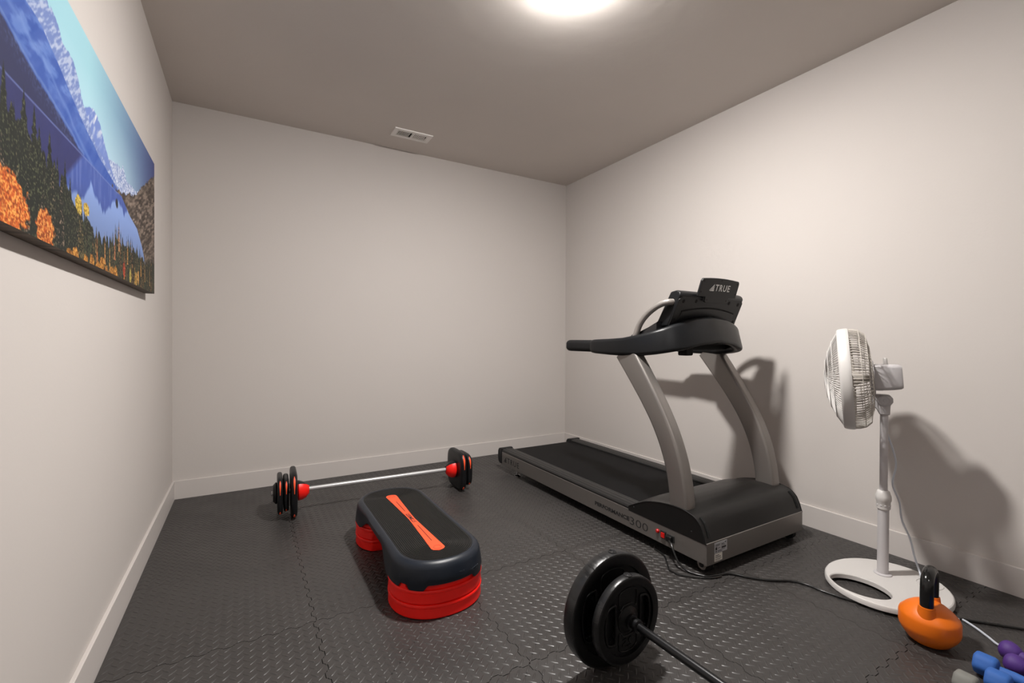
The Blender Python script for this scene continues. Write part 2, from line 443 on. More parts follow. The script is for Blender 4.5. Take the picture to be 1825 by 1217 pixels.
    strk = np.clip((fbm(U*60, V*6, 14)-.5)*5, 0, 1)*np.clip((V-refl)*20, 0, 1)
    wc = wc*(1-.35*strk[..., None]) + np.array((128, 140, 196))*.35*strk[..., None]
    navy = np.clip((U-1.27-(V-.32)*(-.9))/.03, 0, 1)
    wc = wc*(1-navy[..., None]) + mixc((44, 46, 92), (50, 54, 108), n1)*navy[..., None]
    put(w, wc)
    put(np.clip(1-np.abs(V-shore+.004)/.006, 0, 1)*.7*(U > .55), np.array((120, 136, 190)))
    put(mb, bc)
    put(np.clip(1-((U-.77)/.02)**2-((V-.397)/.03)**2, 0, 1)*1.5, np.array((38, 38, 40)))
    # conifers
    def tree(u, top, wid, base=-.1, col=(25, 30, 24), hi=(84, 88, 64), seed=0, dens=.60):
        hgt = top-V
        jag = vnoise(U*10+seed, V*70+seed*3, 21+seed)*.6+.55
        hw = wid*np.clip(hgt*2.6, 0, 1)**.8*jag
        m = np.clip((hw-np.abs(U-u))/.004, 0, 1)*(hgt > 0)*(V > base)
        sp = np.clip((fbm(U*210+seed, V*130, 30+seed)-dens)*9, 0, 1)
        put(m, mixc(col, hi, sp))
    rr = random.Random(5)
    mass = line([(0, .24), (.1, .22), (.3, .20), (.6, .20), (.75, .19), (.9, .15), (1.1, .17), (1.2, .22), (1.3, .26), (1.45, .30), (1.6, .33), (1.95, .36)]) + (vnoise(U*60, V*8, 91)-.5)*.09
    put(edge(mass, .01), mixc((24, 28, 22), (88, 88, 68), np.clip((fbm(U*260, V*160, 92)-.56)*8, 0, 1)))
    back = [(1.651, .449), (1.607, .36), (1.559, .44), (1.505, .418), (1.477, .366), (1.415, .384), (1.365, .317), (1.31, .335), (1.271, .282), (1.207, .256),
            (1.75, .50), (1.82, .42), (1.9, .52), (1.70, .38), (1.86, .35)]
    for k, (u, tp) in enumerate(back): tree(u, tp+.03, .05, seed=k)
    for k in range(26):
        u = rr.uniform(1.18, 1.95); tree(u, rr.uniform(.16, .30), .05, seed=40+k, hi=(120, 112, 84) if k % 3 else (150, 128, 110))
    def leaf(u, v, a, b, c1, c2, seed):
        rr_ = ((U-u)/a)**2+((V-v)/b)**2 + (fbm(U*90, V*60, seed)-.5)*1.1
        m = np.clip((1-rr_)*4, 0, 1)
        sp = np.clip((fbm(U*230, V*150, seed+3)-.40)*5, 0, 1)
        put(m, np.array(c1)*.75)
        put(m*np.clip((fbm(U*210, V*140, seed+9)-.38)*9, 0, 1), mixc(c1, c2, sp))
    leaf(1.66, .07, .13, .10, (206, 92, 30), (252, 172, 84), 50); leaf(1.80, .08, .15, .12, (200, 88, 28), (250, 168, 80), 51)
    leaf(1.44, .045, .055, .075, (190, 86, 30), (240, 168, 88), 52)
    leaf(1.20, .225, .03, .04, (180, 150, 50), (230, 200, 100), 53); leaf(1.13, .23, .03, .03, (190, 150, 50), (236, 206, 110), 54)
    # lower forest right
    for k in range(110):
        u = rr.uniform(0.0, 1.2); top = np.interp(u, [0, .05, .3, .47, .66, .74, .9, 1.0, 1.2], [.25, .26, .28, .26, .26, .30, .19, .18, .22])
        tree(u, top*rr.uniform(.6, 1.12), rr.uniform(.026, .046), seed=80+k, hi=rr.choice([(92, 92, 62), (112, 98, 64), (74, 80, 56), (140, 104, 66)]), dens=.5)
    for k, (u, tp, cc) in enumerate([(.738, .31, (206, 150, 104)), (.60, .27, (212, 150, 80)), (.80, .25, (190, 120, 80)), (.34, .24, (206, 146, 70)), (.25, .22, (200, 150, 96)), (.13, .21, (196, 150, 90)),
                                     (.93, .20, (206, 140, 80)), (1.02, .17, (200, 120, 60)), (.87, .17, (214, 160, 90)), (.47, .16, (196, 150, 70)), (.66, .14, (190, 130, 60))]):
        tree(u, tp, .024, base=tp-.17, col=tuple(int(c*.62) for c in cc), hi=cc, seed=200+k, dens=.42)
    for k in range(9):
        u = 1.27-k*.062+rr.uniform(-.02, .02)
        leaf(u, rr.uniform(-.015, .03), rr.uniform(.018, .032), rr.uniform(.03, .05), (150, 92, 34), (224, 164, 76), 60+k)
    for u, v, c1, c2 in ((.66, .055, (150, 50, 30), (206, 96, 60)), (.55, .04, (150, 130, 50), (210, 190, 110)), (.44, .04, (160, 120, 50), (226, 180, 100)), (.40, .06, (170, 120, 60), (220, 170, 100))):
        leaf(u, v, .02, .05, c1, c2, int(u*1000))
    put(np.clip(.5-U*2.2, 0, 1)*np.clip(.35-V, 0, 1)*2*np.ones_like(U), np.array((70, 62, 54)))
    return np.clip(img, 0, 255)
CU, CV = 760, 330
cx = WL+0.04; cy1 = 2.893; CW = 1.95; cz0, cz1 = 1.337, 1.990
cv = Thing('canvas_print', (WL, cy1-CW/2, cz0), 'wide unframed canvas print of a blue mountain lake and autumn trees on left wall', 'wall art')
uu = np.linspace(0, CW, CU); vv = np.linspace(0, 1, CV)
UU, VV = np.meshgrid(uu, vv)
col = paint(UU, VV)/255.0
lin = np.where(col <= 0.04045, col/12.92, ((col+0.055)/1.055)**2.4)*0.82
off = cv.loc
co = np.stack([np.full(UU.shape, cx-off.x), cy1-UU-off.y, cz0+VV*(cz1-cz0)-off.z], -1).reshape(-1, 3)
idx = np.arange(CU*CV).reshape(CV, CU)
quads = np.stack([idx[:-1, :-1], idx[1:, :-1], idx[1:, 1:], idx[:-1, 1:]], -1).reshape(-1, 4)
me = bpy.data.meshes.new('printed_face')
me.vertices.add(len(co)); me.vertices.foreach_set('co', co.ravel())
me.loops.add(quads.size); me.loops.foreach_set('vertex_index', quads.ravel())
me.polygons.add(len(quads)); me.polygons.foreach_set('loop_start', np.arange(0, quads.size, 4))
me.update(calc_edges=True); me.validate()
ca = me.color_attributes.new('print', 'FLOAT_COLOR', 'POINT')
ca.data.foreach_set('color', np.concatenate([lin.reshape(-1, 3), np.ones((CU*CV, 1))], 1).ravel())
mp_ = bpy.data.materials.new('canvas_ink'); mp_.use_nodes = True
nt = mp_.node_tree; at = nt.nodes.new('ShaderNodeAttribute'); at.attribute_name = 'print'
nt.links.new(at.outputs['Color'], nt.nodes['Principled BSDF'].inputs['Base Color'])
nt.nodes['Principled BSDF'].inputs['Roughness'].default_value = 0.65
nt.nodes['Principled BSDF'].inputs['Specular IOR Level'].default_value = 0.3
link('printed_face', me, mp_, cv)
M_CEDGE = mat('canvas_wrap', (0.09, 0.065, 0.045, 1), 0.7, var=0.6, vscale=9, stretch=(1, 4, 1))
build('wrapped_edge', box(WL+0.001, cx-0.0006, cy1-CW+0.001, cy1-0.001, cz0, cz1), M_CEDGE, cv, smooth=0)

# ------------------------------------------------------------------ treadmill
TX0, TX1, TXC = 1.868, 2.700, 2.284
tm = Thing('treadmill', (TXC, 2.4, 0), 'large silver and black treadmill standing along the right wall', 'treadmill')
mx_ = lambda x: 2*TXC-x
def zt(y): return 0.006*(y-1.38)/2.0    # the deck rises a little to the rear
def slab(x0, x1, y0, y1, z0, z1):
    V, F = box(x0, x1, y0, y1, z0, z1)
    return [(x, y, z+zt(y)) for x, y, z in V], F
# frame: two side panels, front panel
def side_panel(x0, x1):
    return build('side_panel', slab(x0, x1, 1.38, 3.36, 0.054, 0.158), M_SILVER, tm, smooth=0, bevel=0.003)
sp_n = side_panel(TX0, TX0+0.02); side_panel(TX1-0.02, TX1)
fp_ = build('front_panel', box(TX0+0.0005, TX1-0.0005, 1.374, 1.392, 0.050, 0.156), M_SILVER, tm, smooth=0, bevel=0.002)
build('under_frame', merge(slab(TX0+0.06, TX0+0.11, 1.42, 3.33, 0.07, 0.115), slab(TX1-0.11, TX1-0.06, 1.42, 3.33, 0.07, 0.115),
                           slab(TX0+0.1, TX1-0.1, 1.5, 1.56, 0.07, 0.11), slab(TX0+0.1, TX1-0.1, 3.1, 3.16, 0.07, 0.11)), M_DARK, tm, smooth=0)
# foot rails with ridges
def rail(s):
    f = (lambda x: x) if s > 0 else mx_
    prof = [(TX0+0.001, .150), (TX0+0.001, .168), (TX0+.006, .176), (TX0+.020, .180), (TX0+.024, .1765), (TX0+.028, .1805), (TX0+.050, .182), (TX0+.0535, .178),
            (TX0+.057, .182), (TX0+.078, .1805), (TX0+.0815, .177), (TX0+.085, .180), (TX0+.098, .178), (TX0+.104, .172), (TX0+.104, .150)]
    secs = [[(f(x), y, z+zt(y)) for x, z in prof] for y in (1.62, 3.36)]
    return build('foot_rail', loft(secs), M_RAIL, tm, smooth=25)
rail(1); rail(-1)
# belt: loop around the rollers
bp = [(1.50, .166), (3.33, .172), (3.365, .168), (3.388, .150), (3.392, .128), (3.382, .108), (3.36, .096), (1.50, .09)]
build('belt', loft([[(x, y, z) for y, z in bp] for x in (TX0+.108, TX1-.108)]), M_BELT, tm, smooth=50)
def cap(s):
    x0, x1 = (TX0-.003, TX0+.108) if s > 0 else (TX1-.108, TX1+.003)
    prof = [(3.352, .060), (3.352, .190), (3.372, .193), (3.405, .186), (3.420, .165), (3.424, .11), (3.415, .075), (3.395, .060)]
    return build('end_cap', prism(prof, lambda u, v, d: (d, u, v), x0, x1), M_BLK, tm, bevel=0.006, seg=3)
cap(1); cap(-1)
# motor hood
ny_, nx_ = 40, 48
prof_y = [1.376, 1.380, 1.392, 1.408, 1.430, 1.449, 1.480, 1.515, 1.56, 1.602, 1.66, 1.714, 1.76, 1.80, 1.84, 1.880]
prof_z = [.150, .160, .198, .232, .253, .264, .272, .277, .277, .274, .265, .253, .238, .219, .198, .176]
def hood_pt(i, j):
    fx = i/nx_; x = TX0-0.001 + (TX1-TX0+0.002)*fx; a = abs(fx-.5)*2
    yr = 1.880 - 0.115*(1-np.clip((a-.50)/.28, 0, 1)**2*(3-2*np.clip((a-.50)/.28, 0, 1)))
    t = j/ny_
    y = 1.376 + (yr-1.376)*(t**1.35 if t > 0 else 0)
    z = float(np.interp(y, prof_y, prof_z))
    inner = (1-np.clip((a-.55)/.35, 0, 1)**2)
    z += 0.018*inner*math.sin(min(1, (y-1.376)/(yr-1.376))*PI*.62)
    zr = .185+.045*(1-np.clip((a-.5)/.25, 0, 1))
    return (x, y, z)
V = [hood_pt(i, j) for i in range(nx_+1) for j in range(ny_+1)]
F = [(i*(ny_+1)+j, (i+1)*(ny_+1)+j, (i+1)*(ny_+1)+j+1, i*(ny_+1)+j+1) for i in range(nx_) for j in range(ny_)]
n0 = len(V)
# skirt all round
ring = [(i, 0) for i in range(nx_+1)] + [(nx_, j) for j in range(1, ny_+1)] + [(i, ny_) for i in range(nx_-1, -1, -1)] + [(0, j) for j in range(ny_-1, 0, -1)]
for (i, j) in ring:
    x, y, z = V[i*(ny_+1)+j]; V.append((x, y, 0.150+zt(y)))
R_ = len(ring)
for k in range(R_):
    a = ring[k]; b = ring[(k+1) % R_]
    F.append((a[0]*(ny_+1)+a[1], b[0]*(ny_+1)+b[1], n0+(k+1) % R_, n0+k))
hood = build('motor_hood', (V, F), M_HOOD, tm, smooth=35)
for fx_ in (0, nx_):
    build('edge_bead', tube([V[fx_*(ny_+1)+j] for j in range(ny_+1)], .0024, 8), M_BLKG, hood)
# hood vents slots and screws at each front corner
for s in (1, -1):
    f = (lambda x: x) if s > 0 else mx_
    pts = []
    for y in (1.384, 1.394, 1.410, 1.434):
        pts.append((y, float(np.interp(y, prof_y, prof_z))+.004))
    secs = [[(f(TX0+.035-w), y-.004, z+.0005) for w in (0, .010)] + [(f(TX0+.035-w), y+.002, z-.004) for w in (.010, 0)] for y, z in pts]
    build('vent_slot', loft(secs), M_DARK, hood, smooth=0)
    build('screw', lathe([(.0045, 0), (.0035, .002), (.0001, .0022)], (f(TX0-.0008), 1.46, .185), (-s, 0, 0), n=12), M_BLKG, hood)
    build('screw', lathe([(.0045, 0), (.0035, .002), (.0001, .0022)], (f(TX0-.0008), 1.84, .182), (-s, 0, 0), n=12), M_BLKG, hood)
# uprights
ctr = [(1.546, .20, .112), (1.551, .30, .112), (1.566, .40, .112), (1.592, .50, .112), (1.632, .60, .113), (1.686, .70, .115), (1.752, .80, .121), (1.826, .90, .129), (1.903, 1.00, .138), (1.945, 1.052, .142)]
cp = spline([(0, y, z) for y, z, w in ctr], 5)
def upright(s):
    f = (lambda x: x) if s > 0 else mx_
    secs = []
    m = len(cp)
    for i, p in enumerate(cp):
        t = (cp[min(i+1, m-1)]-cp[max(i-1, 0)]).normalized()
        nrm = Vector((0, -t.z, t.y))
        w = float(np.interp(i/(m-1)*(len(ctr)-1), range(len(ctr)), [c[2] for c in ctr]))
        th = .074
        q = []
        for a, b in rrect(th, w, .017, 4):
            q.append((f(1.913+a), p.y+nrm.y*b, p.z+nrm.z*b))
        secs.append(q)
    build('upright', loft(secs), M_SILVER, tm, smooth=45)
upright(1); upright(-1)
# console frame: near arm, cowl, far arm as a U
st = [  # x, y, zb, zt, thickness, inward lean of the top
    (1.890, 2.205, 1.036, 1.110, .070, 0.0), (1.886, 2.19, 1.030, 1.116, .082, 0.0), (1.884, 2.05, 1.024, 1.121, .090, 0.0), (1.888, 1.95, 1.022, 1.127, .092, 0.0),
    (1.905, 1.85, 1.024, 1.144, .088, .004), (1.935, 1.76, 1.034, 1.170, .076, .012), (1.975, 1.700, 1.046, 1.192, .064, .028), (2.045, 1.658, 1.060, 1.214, .055, .040),
    (2.15, 1.634, 1.086, 1.238, .05, .048), (2.284, 1.622, 1.100, 1.248, .05, .052)]
st2 = st + [(mx_(a[0]),)+a[1:] for a in st[-2::-1]]
cps = [(a, b, 0) for a, b, *_ in st2]
path = spline(cps, 5)
secs = []
m = len(path)
for i, p in enumerate(path):
    t = (path[min(i+1, m-1)]-path[max(i-1, 0)]).normalized()
    inn = Vector((-t.y, t.x, 0))            # to be made point to the inside of the U
    q = i/5; k = min(int(q), len(st2)-2); fr = q-k
    L = lambda c: st2[k][c]*(1-fr)+st2[k+1][c]*fr
    zb, z1, th, ln = L(2), L(3), L(4), L(5)
    c0 = Vector((TXC, 2.1, 0))
    if inn.dot(c0-Vector((p.x, p.y, 0))) < 0: inn = -inn
    hh = z1-zb; sec = []
    for a, b in rrect(th, hh, min(th*.38, .022), 4):
        lean = ln*((b/hh)+.5)
        v = Vector((p.x, p.y, 0)) + inn*(a+th/2-.027+lean)
        sec.append((v.x, v.y, (zb+z1)/2+b))
    secs.append(sec)
build('console_frame', loft(secs), M_BLK, tm, smooth=45)
# handle grips
for s in (1, -1):
    f = (lambda x: x) if s > 0 else mx_
    g = []
    for y, k in ((2.18, .96), (2.19, 1), (2.49, 1), (2.508, .97), (2.52, .86), (2.525, .6)):
        g.append([(f(1.932+a*k), y, 1.074+b*k) for a, b in rrect(.056, .076, .026, 6)])
    build('handle_grip', loft(g), M_FOAMG, tm, smooth=45)
    bar = [(1.935, 1.915, 1.105), (1.935, 1.895, 1.150), (1.938, 1.868, 1.208), (1.945, 1.825, 1.258), (1.955, 1.775, 1.295), (1.968, 1.735, 1.315), (1.985, 1.705, 1.322), (2.02, 1.695, 1.322)]
    build('grab_bar', tube(spline([(f(x), y, z) for x, y, z in bar], 6), .0175, 16), M_SILVER2, tm, smooth=60)
    build('grab_bar_socket', tube([(f(1.935), 1.925, 1.10), (f(1.935), 1.902, 1.135)], [.034, .021], 20), M_BLK, tm, smooth=60)
# console box
side = [(1.722, 1.190), (1.645, 1.357), (1.652, 1.375), (1.675, 1.387), (1.720, 1.381), (1.785, 1.235), (1.81, 1.19)]
hwid = {0: .290, 1: .279, 2: .277, 3: .270, 4: .270, 5: .292, 6: .296}
secs = []
for i, (y, z) in enumerate(side):
    secs.append(None)
VV_, FF_ = [], []
for i, (y, z) in enumerate(side): VV_.append((TXC-hwid[i], y, z))
for i, (y, z) in enumerate(side): VV_.append((TXC+hwid[i], y, z))
n = len(side)
FF_ = [tuple(range(n)), tuple(range(n, 2*n))[::-1]] + [(i, (i+1) % n, n+(i+1) % n, n+i) for i in range(n)]
cons = build('console', (VV_, FF_), M_BLK, tm, bevel=0.014, seg=4, smooth=40)
def bplane(u, v, d):     # console back plane; u metres from centre, v up the slope from the bottom, d outwards
    p0 = Vector((TXC, 1.722, 1.190)); vdir = Vector((0, -.072, .156)).normalized(); nd = Vector((0, -.156, -.072)).normalized()
    return tuple(p0 + Vector((u, 0, 0)) + vdir*v + nd*d)
arch = [(-.245, .012), (.245, .012)] + [(.225-.45*k/16, .088+.026*(1-((k-8)/8)**2)) for k in range(17)]
build('back_cover', prism([(-.286, .004), (.286, .004), (.279, .158), (.262, .176), (-.262, .176), (-.279, .158)], bplane, -.004, .003), M_BLKG, cons, smooth=0, bevel=.003)
build('cover_panel', prism(arch, bplane, .002, .0055), M_BLK, cons, smooth=0, bevel=.0015)
build('panel_groove', tube([bplane(u*1.012, v+.004, .0035) for u, v in arch[2:]], .0042, 8), M_DARK, cons)
for u, v in ((-.240, .150), (-.140, .155), (-.262, .040), (.150, .155), (.240, .150), (.258, .040)):
    build('screw_hole', prism([(u+.009*math.cos(t), v+.011*math.sin(t)) for t in [2*PI*k/12 for k in range(12)]], bplane, .0025, .0042), M_DARK, cons, smooth=0)
# tray between console and cowl
build('tray', merge(box(TXC-.285, TXC+.285, 1.70, 1.84, 1.150, 1.192)), M_BLK, tm, bevel=.012, seg=3)
for s in (1, -1):
    f = (lambda x: x) if s > 0 else mx_
    build('cup_holder', merge(loft([[(f(1.985+a), y, z+b) for a, b in rrect(.07, h_, .012, 3)] for y, z, h_ in ((1.96, 1.12, .03), (1.90, 1.135, .05), (1.82, 1.155, .07), (1.76, 1.175, .085))])), M_GLOSS, tm, smooth=50)
build('underside_tray', box(TXC-.27, TXC+.27, 1.668, 1.80, 1.088, 1.15), M_DARK, tm, smooth=0, bevel=.01)
build('cross_bar', merge(box(1.94, 2.63, 1.78, 1.84, 1.055, 1.10), box(2.17, 2.235, 1.74, 1.80, 1.025, 1.10)), M_DARK, tm, bevel=.008)
# reading rack plate with lettering
def rplane(u, v, d):
    p0 = Vector((TXC, 1.632, 1.352)); vdir = Vector((0, -.034, .106)).normalized(); nd = Vector((0, -.106, -.034)).normalized()
    return tuple(p0 + Vector((u, 0, 0)) + vdir*v + nd*d)
plate = [(-.100, -.022), (-.09, -.028), (.09, -.028), (.100, -.022), (.104, .004), (.165, .004)] + \
        [(.163, .090), (.156, .102)] + [(.15-.30*k/10, .104+.007*(1-((k-5)/5)**2)) for k in range(11)] + [(-.156, .102), (-.163, .090), (-.165, .004), (-.104, .004)]
rk = build('reading_rack', prism(plate, rplane, -.006, .007), M_BLKG, tm, smooth=0, bevel=.003)
def rtext(u, v, d): return rplane(-.040+u, .040+v, .0072+d)
build('lettering', text_geo('TRUE', rtext, .128, .037, bold=.018, space=1.22), M_WHITE, rk, smooth=0)
build('sail_emblem', merge(prism([(-.088, .042), (-.052, .078), (-.052, .066)], rplane, .0072, .008),
                           prism([(-.086, .040), (-.050, .064), (-.050, .053)], rplane, .0072, .008),
                           prism([(-.084, .0385), (-.048, .051), (-.048, .0385)], rplane, .0072, .008)), M_WHITE, rk, smooth=0)
for u, v in ((-.145, .090), (.145, .088), (0, .100), (-.15, .030), (.15, .03), (.085, -.012), (-.085, -.012)):
    build('screw_hole', prism([(u+.004*math.cos(t), v+.004*math.sin(t)) for t in [2*PI*k/10 for k in range(10)]], rplane, .007, .0078), M_DARK, rk, smooth=0)
# lettering on the near side panel: reads front to back seen from the left of the machine
def sfn(y0, z0): return lambda u, v, d: (TX0-.0002-d, y0-u, z0+v+zt(y0-u))
build('lettering', text_geo('TRUE', sfn(3.262, .080), .185, .044, bold=.004, space=1.3), M_INK, sp_n, smooth=0)
build('sail_emblem', merge(prism([(0, 0), (.045, .046), (.045, .030)], sfn(3.325, .080), 0, .0008), prism([(.004, 0), (.047, .027), (.047, .013)], sfn(3.325, .080), 0, .0008),
                           prism([(.012, 0), (.049, .011), (.049, 0)], sfn(3.325, .080), 0, .0008)), M_INK, sp_n, smooth=0)
build('lettering', text_geo('PERFORMANCE', sfn(2.165, .091), .292, .023, bold=.03), M_INK, sp_n, smooth=0)
build('lettering', text_geo('300', sfn(1.868, .078), .132, .041, bold=-.016), M_INK, sp_n, smooth=0)
# power entry
build('breaker_button', lathe([(.011, 0), (.011, .004), (.007, .009), (.0001, .010)], (TX0, 1.668, .112), (-1, 0, 0), n=20), M_REDLED, sp_n)
sw = build('switch_housing', box(TX0-.006, TX0, 1.612, 1.646, .086, .126), M_INK, sp_n, smooth=0, bevel=.001)
build('rocker', box(TX0-.011, TX0-.005, 1.618, 1.640, .093, .119), M_SWITCH, sp_n, smooth=0, bevel=.002)
build('socket', box(TX0-.005, TX0, 1.560, 1.604, .088, .122), M_INK, sp_n, smooth=0, bevel=.001)
# stickers on the front panel
lab = build('sticker', box(1.925, 2.02, 1.3728, 1.374, .098, .148), M_LABEL, fp_, smooth=0, label='silver rating sticker')
def ffn(x0, z0): return lambda u, v, d: (x0+u, 1.3728-d, z0+v)
build('printed_lines', merge(*[prism([(a, b), (a+w, b), (a+w, b+h_), (a, b+h_)], ffn(1.925, .098), 0.00005, .0004) for a, b, w, h_ in
      ((.006, .038, .034, .003), (.006, .033, .030, .002), (.006, .015, .012, .014), (.006, .006, .010, .005), (.05, .036, .022, .003), (.05, .030, .028, .002),
       (.052, .017, .034, .008), (.05, .012, .03, .002), (.022, .010, .026, .002), (.022, .005, .034, .002), (.078, .040, .006, .005), (.022, .022, .02, .002))]), M_INK, fp_, smooth=0)
build('sticker', box(1.925, 1.983, 1.3728, 1.374, .060, .0955), M_LABELW, fp_, smooth=0, label='white serial sticker')
build('printed_lines', merge(*[prism([(a, b), (a+w, b), (a+w, b+h_), (a, b+h_)], ffn(1.925, .060), 0.00005, .0004) for a, b, w, h_ in
      ((.006, .026, .028, .003), (.006, .018, .040, .003), (.006, .010, .044, .002), (.006, .005, .036, .0015))]), M_INK, fp_, smooth=0)
# wheels and levelling feet
for s in (1, -1):
    f = (lambda x: x) if s > 0 else mx_
    build('wheel', lathe([(.010, -.016), (.030, -.016), (.033, -.012), (.033, -.004), (.029, -.002), (.029, .002), (.033, .004), (.033, .012), (.030, .016), (.010, .016)], (f(1.925), 1.418, .036), (1, 0, 0), n=32), M_BLKG, tm)
    wb = build('wheel_bracket', prism([(1.398, .058), (1.447, .058), (1.446, .032), (1.438, .016), (1.421, .010), (1.405, .016), (1.398, .032)], lambda u, v, d: (f(d), u, v), 1.895, 1.902), M_SILVER, tm, smooth=0)
    build('axle_bolt', lathe([(.012, 0), (.012, .004), (.006, .006), (.0001, .0065)], (f(1.895), 1.421, .034), (-s, 0, 0), n=20), M_BLKG, tm)
    build('levelling_foot', merge(lathe([(.024, .0018), (.024, .006), (.016, .012), (.006, .014), (.006, .062)], (f(1.905), 3.165, 0), n=24)), M_CHROME, tm)
    build('wheel', lathe([(.008, -.010), (.020, -.010), (.020, .010), (.008, .010)], (f(1.93), 1.75, .045), (1, 0, 0), n=24), M_BLKG, tm)
build('front_axle', tube([(1.905, 1.418, .036), (mx_(1.905), 1.418, .036)], .009, 12), M_SILVER2, tm)

# power cord of the treadmill (floor cord, reaching under the fan base)
pc = Thing('power_cord', (1.86, 1.58, 0), 'black power cord plugged into the treadmill and running across the floor to the right', 'cord')
build('plug', merge(box(1.846, 1.8625, 1.566, 1.600, .090, .120)), M_CORDB, pc, bevel=.004)
cpath = [(1.848, 1.575, .100), (1.835, 1.552, .094), (1.822, 1.525, .070), (1.818, 1.490, .030), (1.828, 1.45, .0085), (1.845, 1.405, .0065), (1.868, 1.372, .0065),
         (1.915, 1.356, .0065), (1.985, 1.335, .0065), (2.03, 1.270, .0065), (2.09, 1.205, .0065), (2.17, 1.150, .0065), (2.20, 1.10, .0065), (2.205, 1.03, .0065), (2.235, .935, .0055),
         (2.29, .865, .0055), (2.37, .775, .0055), (2.455, .67, .0055), (2.52, .59, .0065), (2.59, .51, .0065), (2.68, .42, .0065), (2.85, .28, .0065)]
build('cable', tube(spline(cpath, 8), .0050, 10), M_CORDB, pc)
pc2 = [(1.875, 1.70, .0062), (1.86, 1.62, .0062), (1.80, 1.545, .0062), (1.765, 1.50, .0062), (1.775, 1.44, .0062), (1.83, 1.385, .0062), (1.88, 1.352, .0062), (1.93, 1.34, .0062)]
build('cable_slack', tube(spline(pc2, 8), .0036, 8), M_CORDB, pc)

# ------------------------------------------------------------------ pedestal fan
fan = Thing('pedestal_fan', (2.572, .953, 0), 'white pedestal fan with oval base standing near the right wall', 'fan')
# base: rounded plate with a round opening
bc_ = Vector((2.482, .906, 0)); hc = Vector((2.344, .950, 0))
N = 72
def bo(t, k=1.0):
    return Vector((bc_.x + .252*k*math.cos(t), bc_.y + .222*k*math.sin(t), 0))
def ho(t, k=1.0):
    return Vector((hc.x + .088*k*math.cos(t), hc.y + .112*k*math.sin(t), 0))
outr, inn_ = [], []
for k in range(N):
    t = 2*PI*k/N
    p = ho(t)
    # matching outer point: cast from the hole centre
    d = (p-hc).normalized(); lo, hi = 0, 1
    a = 0.0
    for _ in range(30):
        mid = (lo+hi)/2; q = hc+d*mid
        ins = ((q.x-bc_.x)/.252)**2+((q.y-bc_.y)/.222)**2 < 1
        lo, hi = (mid, hi) if ins else (lo, mid)
    outr.append(hc+d*lo); inn_.append(p)
def lvl(pt, c, k, z): 
    v = c+(pt-c)*k; return (v.x, v.y, z)
rings_ = [[lvl(p, hc, 1.0, .0125) for p in inn_], [lvl(p, hc, 1.0, .030) for p in inn_], [lvl(p, hc, 1.03, .034) for p in inn_],
          [lvl(p, bc_, .965, .034) for p in outr], [lvl(p, bc_, .985, .031) for p in outr], [lvl(p, bc_, 1.0, .024) for p in outr], [lvl(p, bc_, 1.0, .0125) for p in outr]]
fb = build('base', loft(rings_, caps=False, closed=True), M_FANW, fan, smooth=30)
for a in (.6, 1.6, 4.0, 4.9):
    build('base_foot', lathe([(.012, .0018), (.012, .0135)], (bc_.x+.22*math.cos(a), bc_.y+.19*math.sin(a), 0), n=12), M_FANG, fan)
build('moulded_ring', tube([(2.625+.055*math.cos(t), .80+.045*math.sin(t), .0345) for t in [2*PI*k/32 for k in range(32)]], .0022, 6, closed=True), M_FANW, fb)
px_, py_ = 2.555, .946
build('pole_flange', lathe([(.034, .034), (.034, .038), (.028, .041)], (px_, py_, 0), n=32), M_FANG, fan)
build('lower_pole', lathe([(.0215, .036), (.0215, .39)], (px_, py_, 0), n=32), M_FANG, fan)
col_ = build('height_collar', lathe([(.022, .335), (.0265, .340), (.0265, .372), (.0300, .378), (.0300, .398), (.0265, .408), (.0235, .420), (.018, .424)], (px_, py_, 0), n=36), M_FANW, fan)
for a in [2*PI*k/10 for k in range(10)]:
    build('grip_dimple', lathe([(.0045, 0), (.0035, .0015), (.0001, .002)], (px_+.0262*math.cos(a), py_+.0262*math.sin(a), .356), (math.cos(a), math.sin(a), 0), n=12), M_FANG, col_)
build('upper_pole', lathe([(.0155, .40), (.0155, .80)], (px_, py_, 0), n=28), M_FANG, fan)
FC = Vector((2.467, 1.046, .9375)); fy, fpit = 1.985, -.075
ax = Vector((math.cos(fy)*math.cos(fpit), math.sin(fy)*math.cos(fpit), math.sin(fpit)))
e1 = ax.cross(Vector((0, 0, 1))).normalized(); e2 = e1.cross(ax).normalized()
fp3 = lambda r, t, h: FC + ax*h + (e1*math.cos(t)+e2*math.sin(t))*r
bas = (ax, e1, e2)
# tilting neck
hx = Vector((ax.x, ax.y, 0)).normalized(); sx = Vector((0, 0, 1)).cross(hx)
def nk(u, v, d): return tuple(Vector((px_, py_, 0)) + hx*u + sx*d + Vector((0, 0, v)))
nprof = [(-.020, .775), (.018, .775), (.030, .800), (.046, .815), (.050, .850), (.034, .868), (-.010, .868)] + [(-.002+.030*math.cos(t), .842+.030*math.sin(t)) for t in (2.2, 2.8, 3.4, 4.0)]
nkp = build('tilt_neck', prism(nprof, nk, -.022, .022), M_FANG, fan, bevel=.004)
build('pivot_bolt', lathe([(.026, 0), (.026, .004), (.023, .006), (.017, .006), (.016, .004), (.006, .004), (.005, .006), (.0001, .006)], nk(0, .842, .022 if nk(0, 0, 1)[1] < py_ else -.022), sx if nk(0, 0, 1)[1] < py_ else -sx, n=24), M_FANG, nkp)
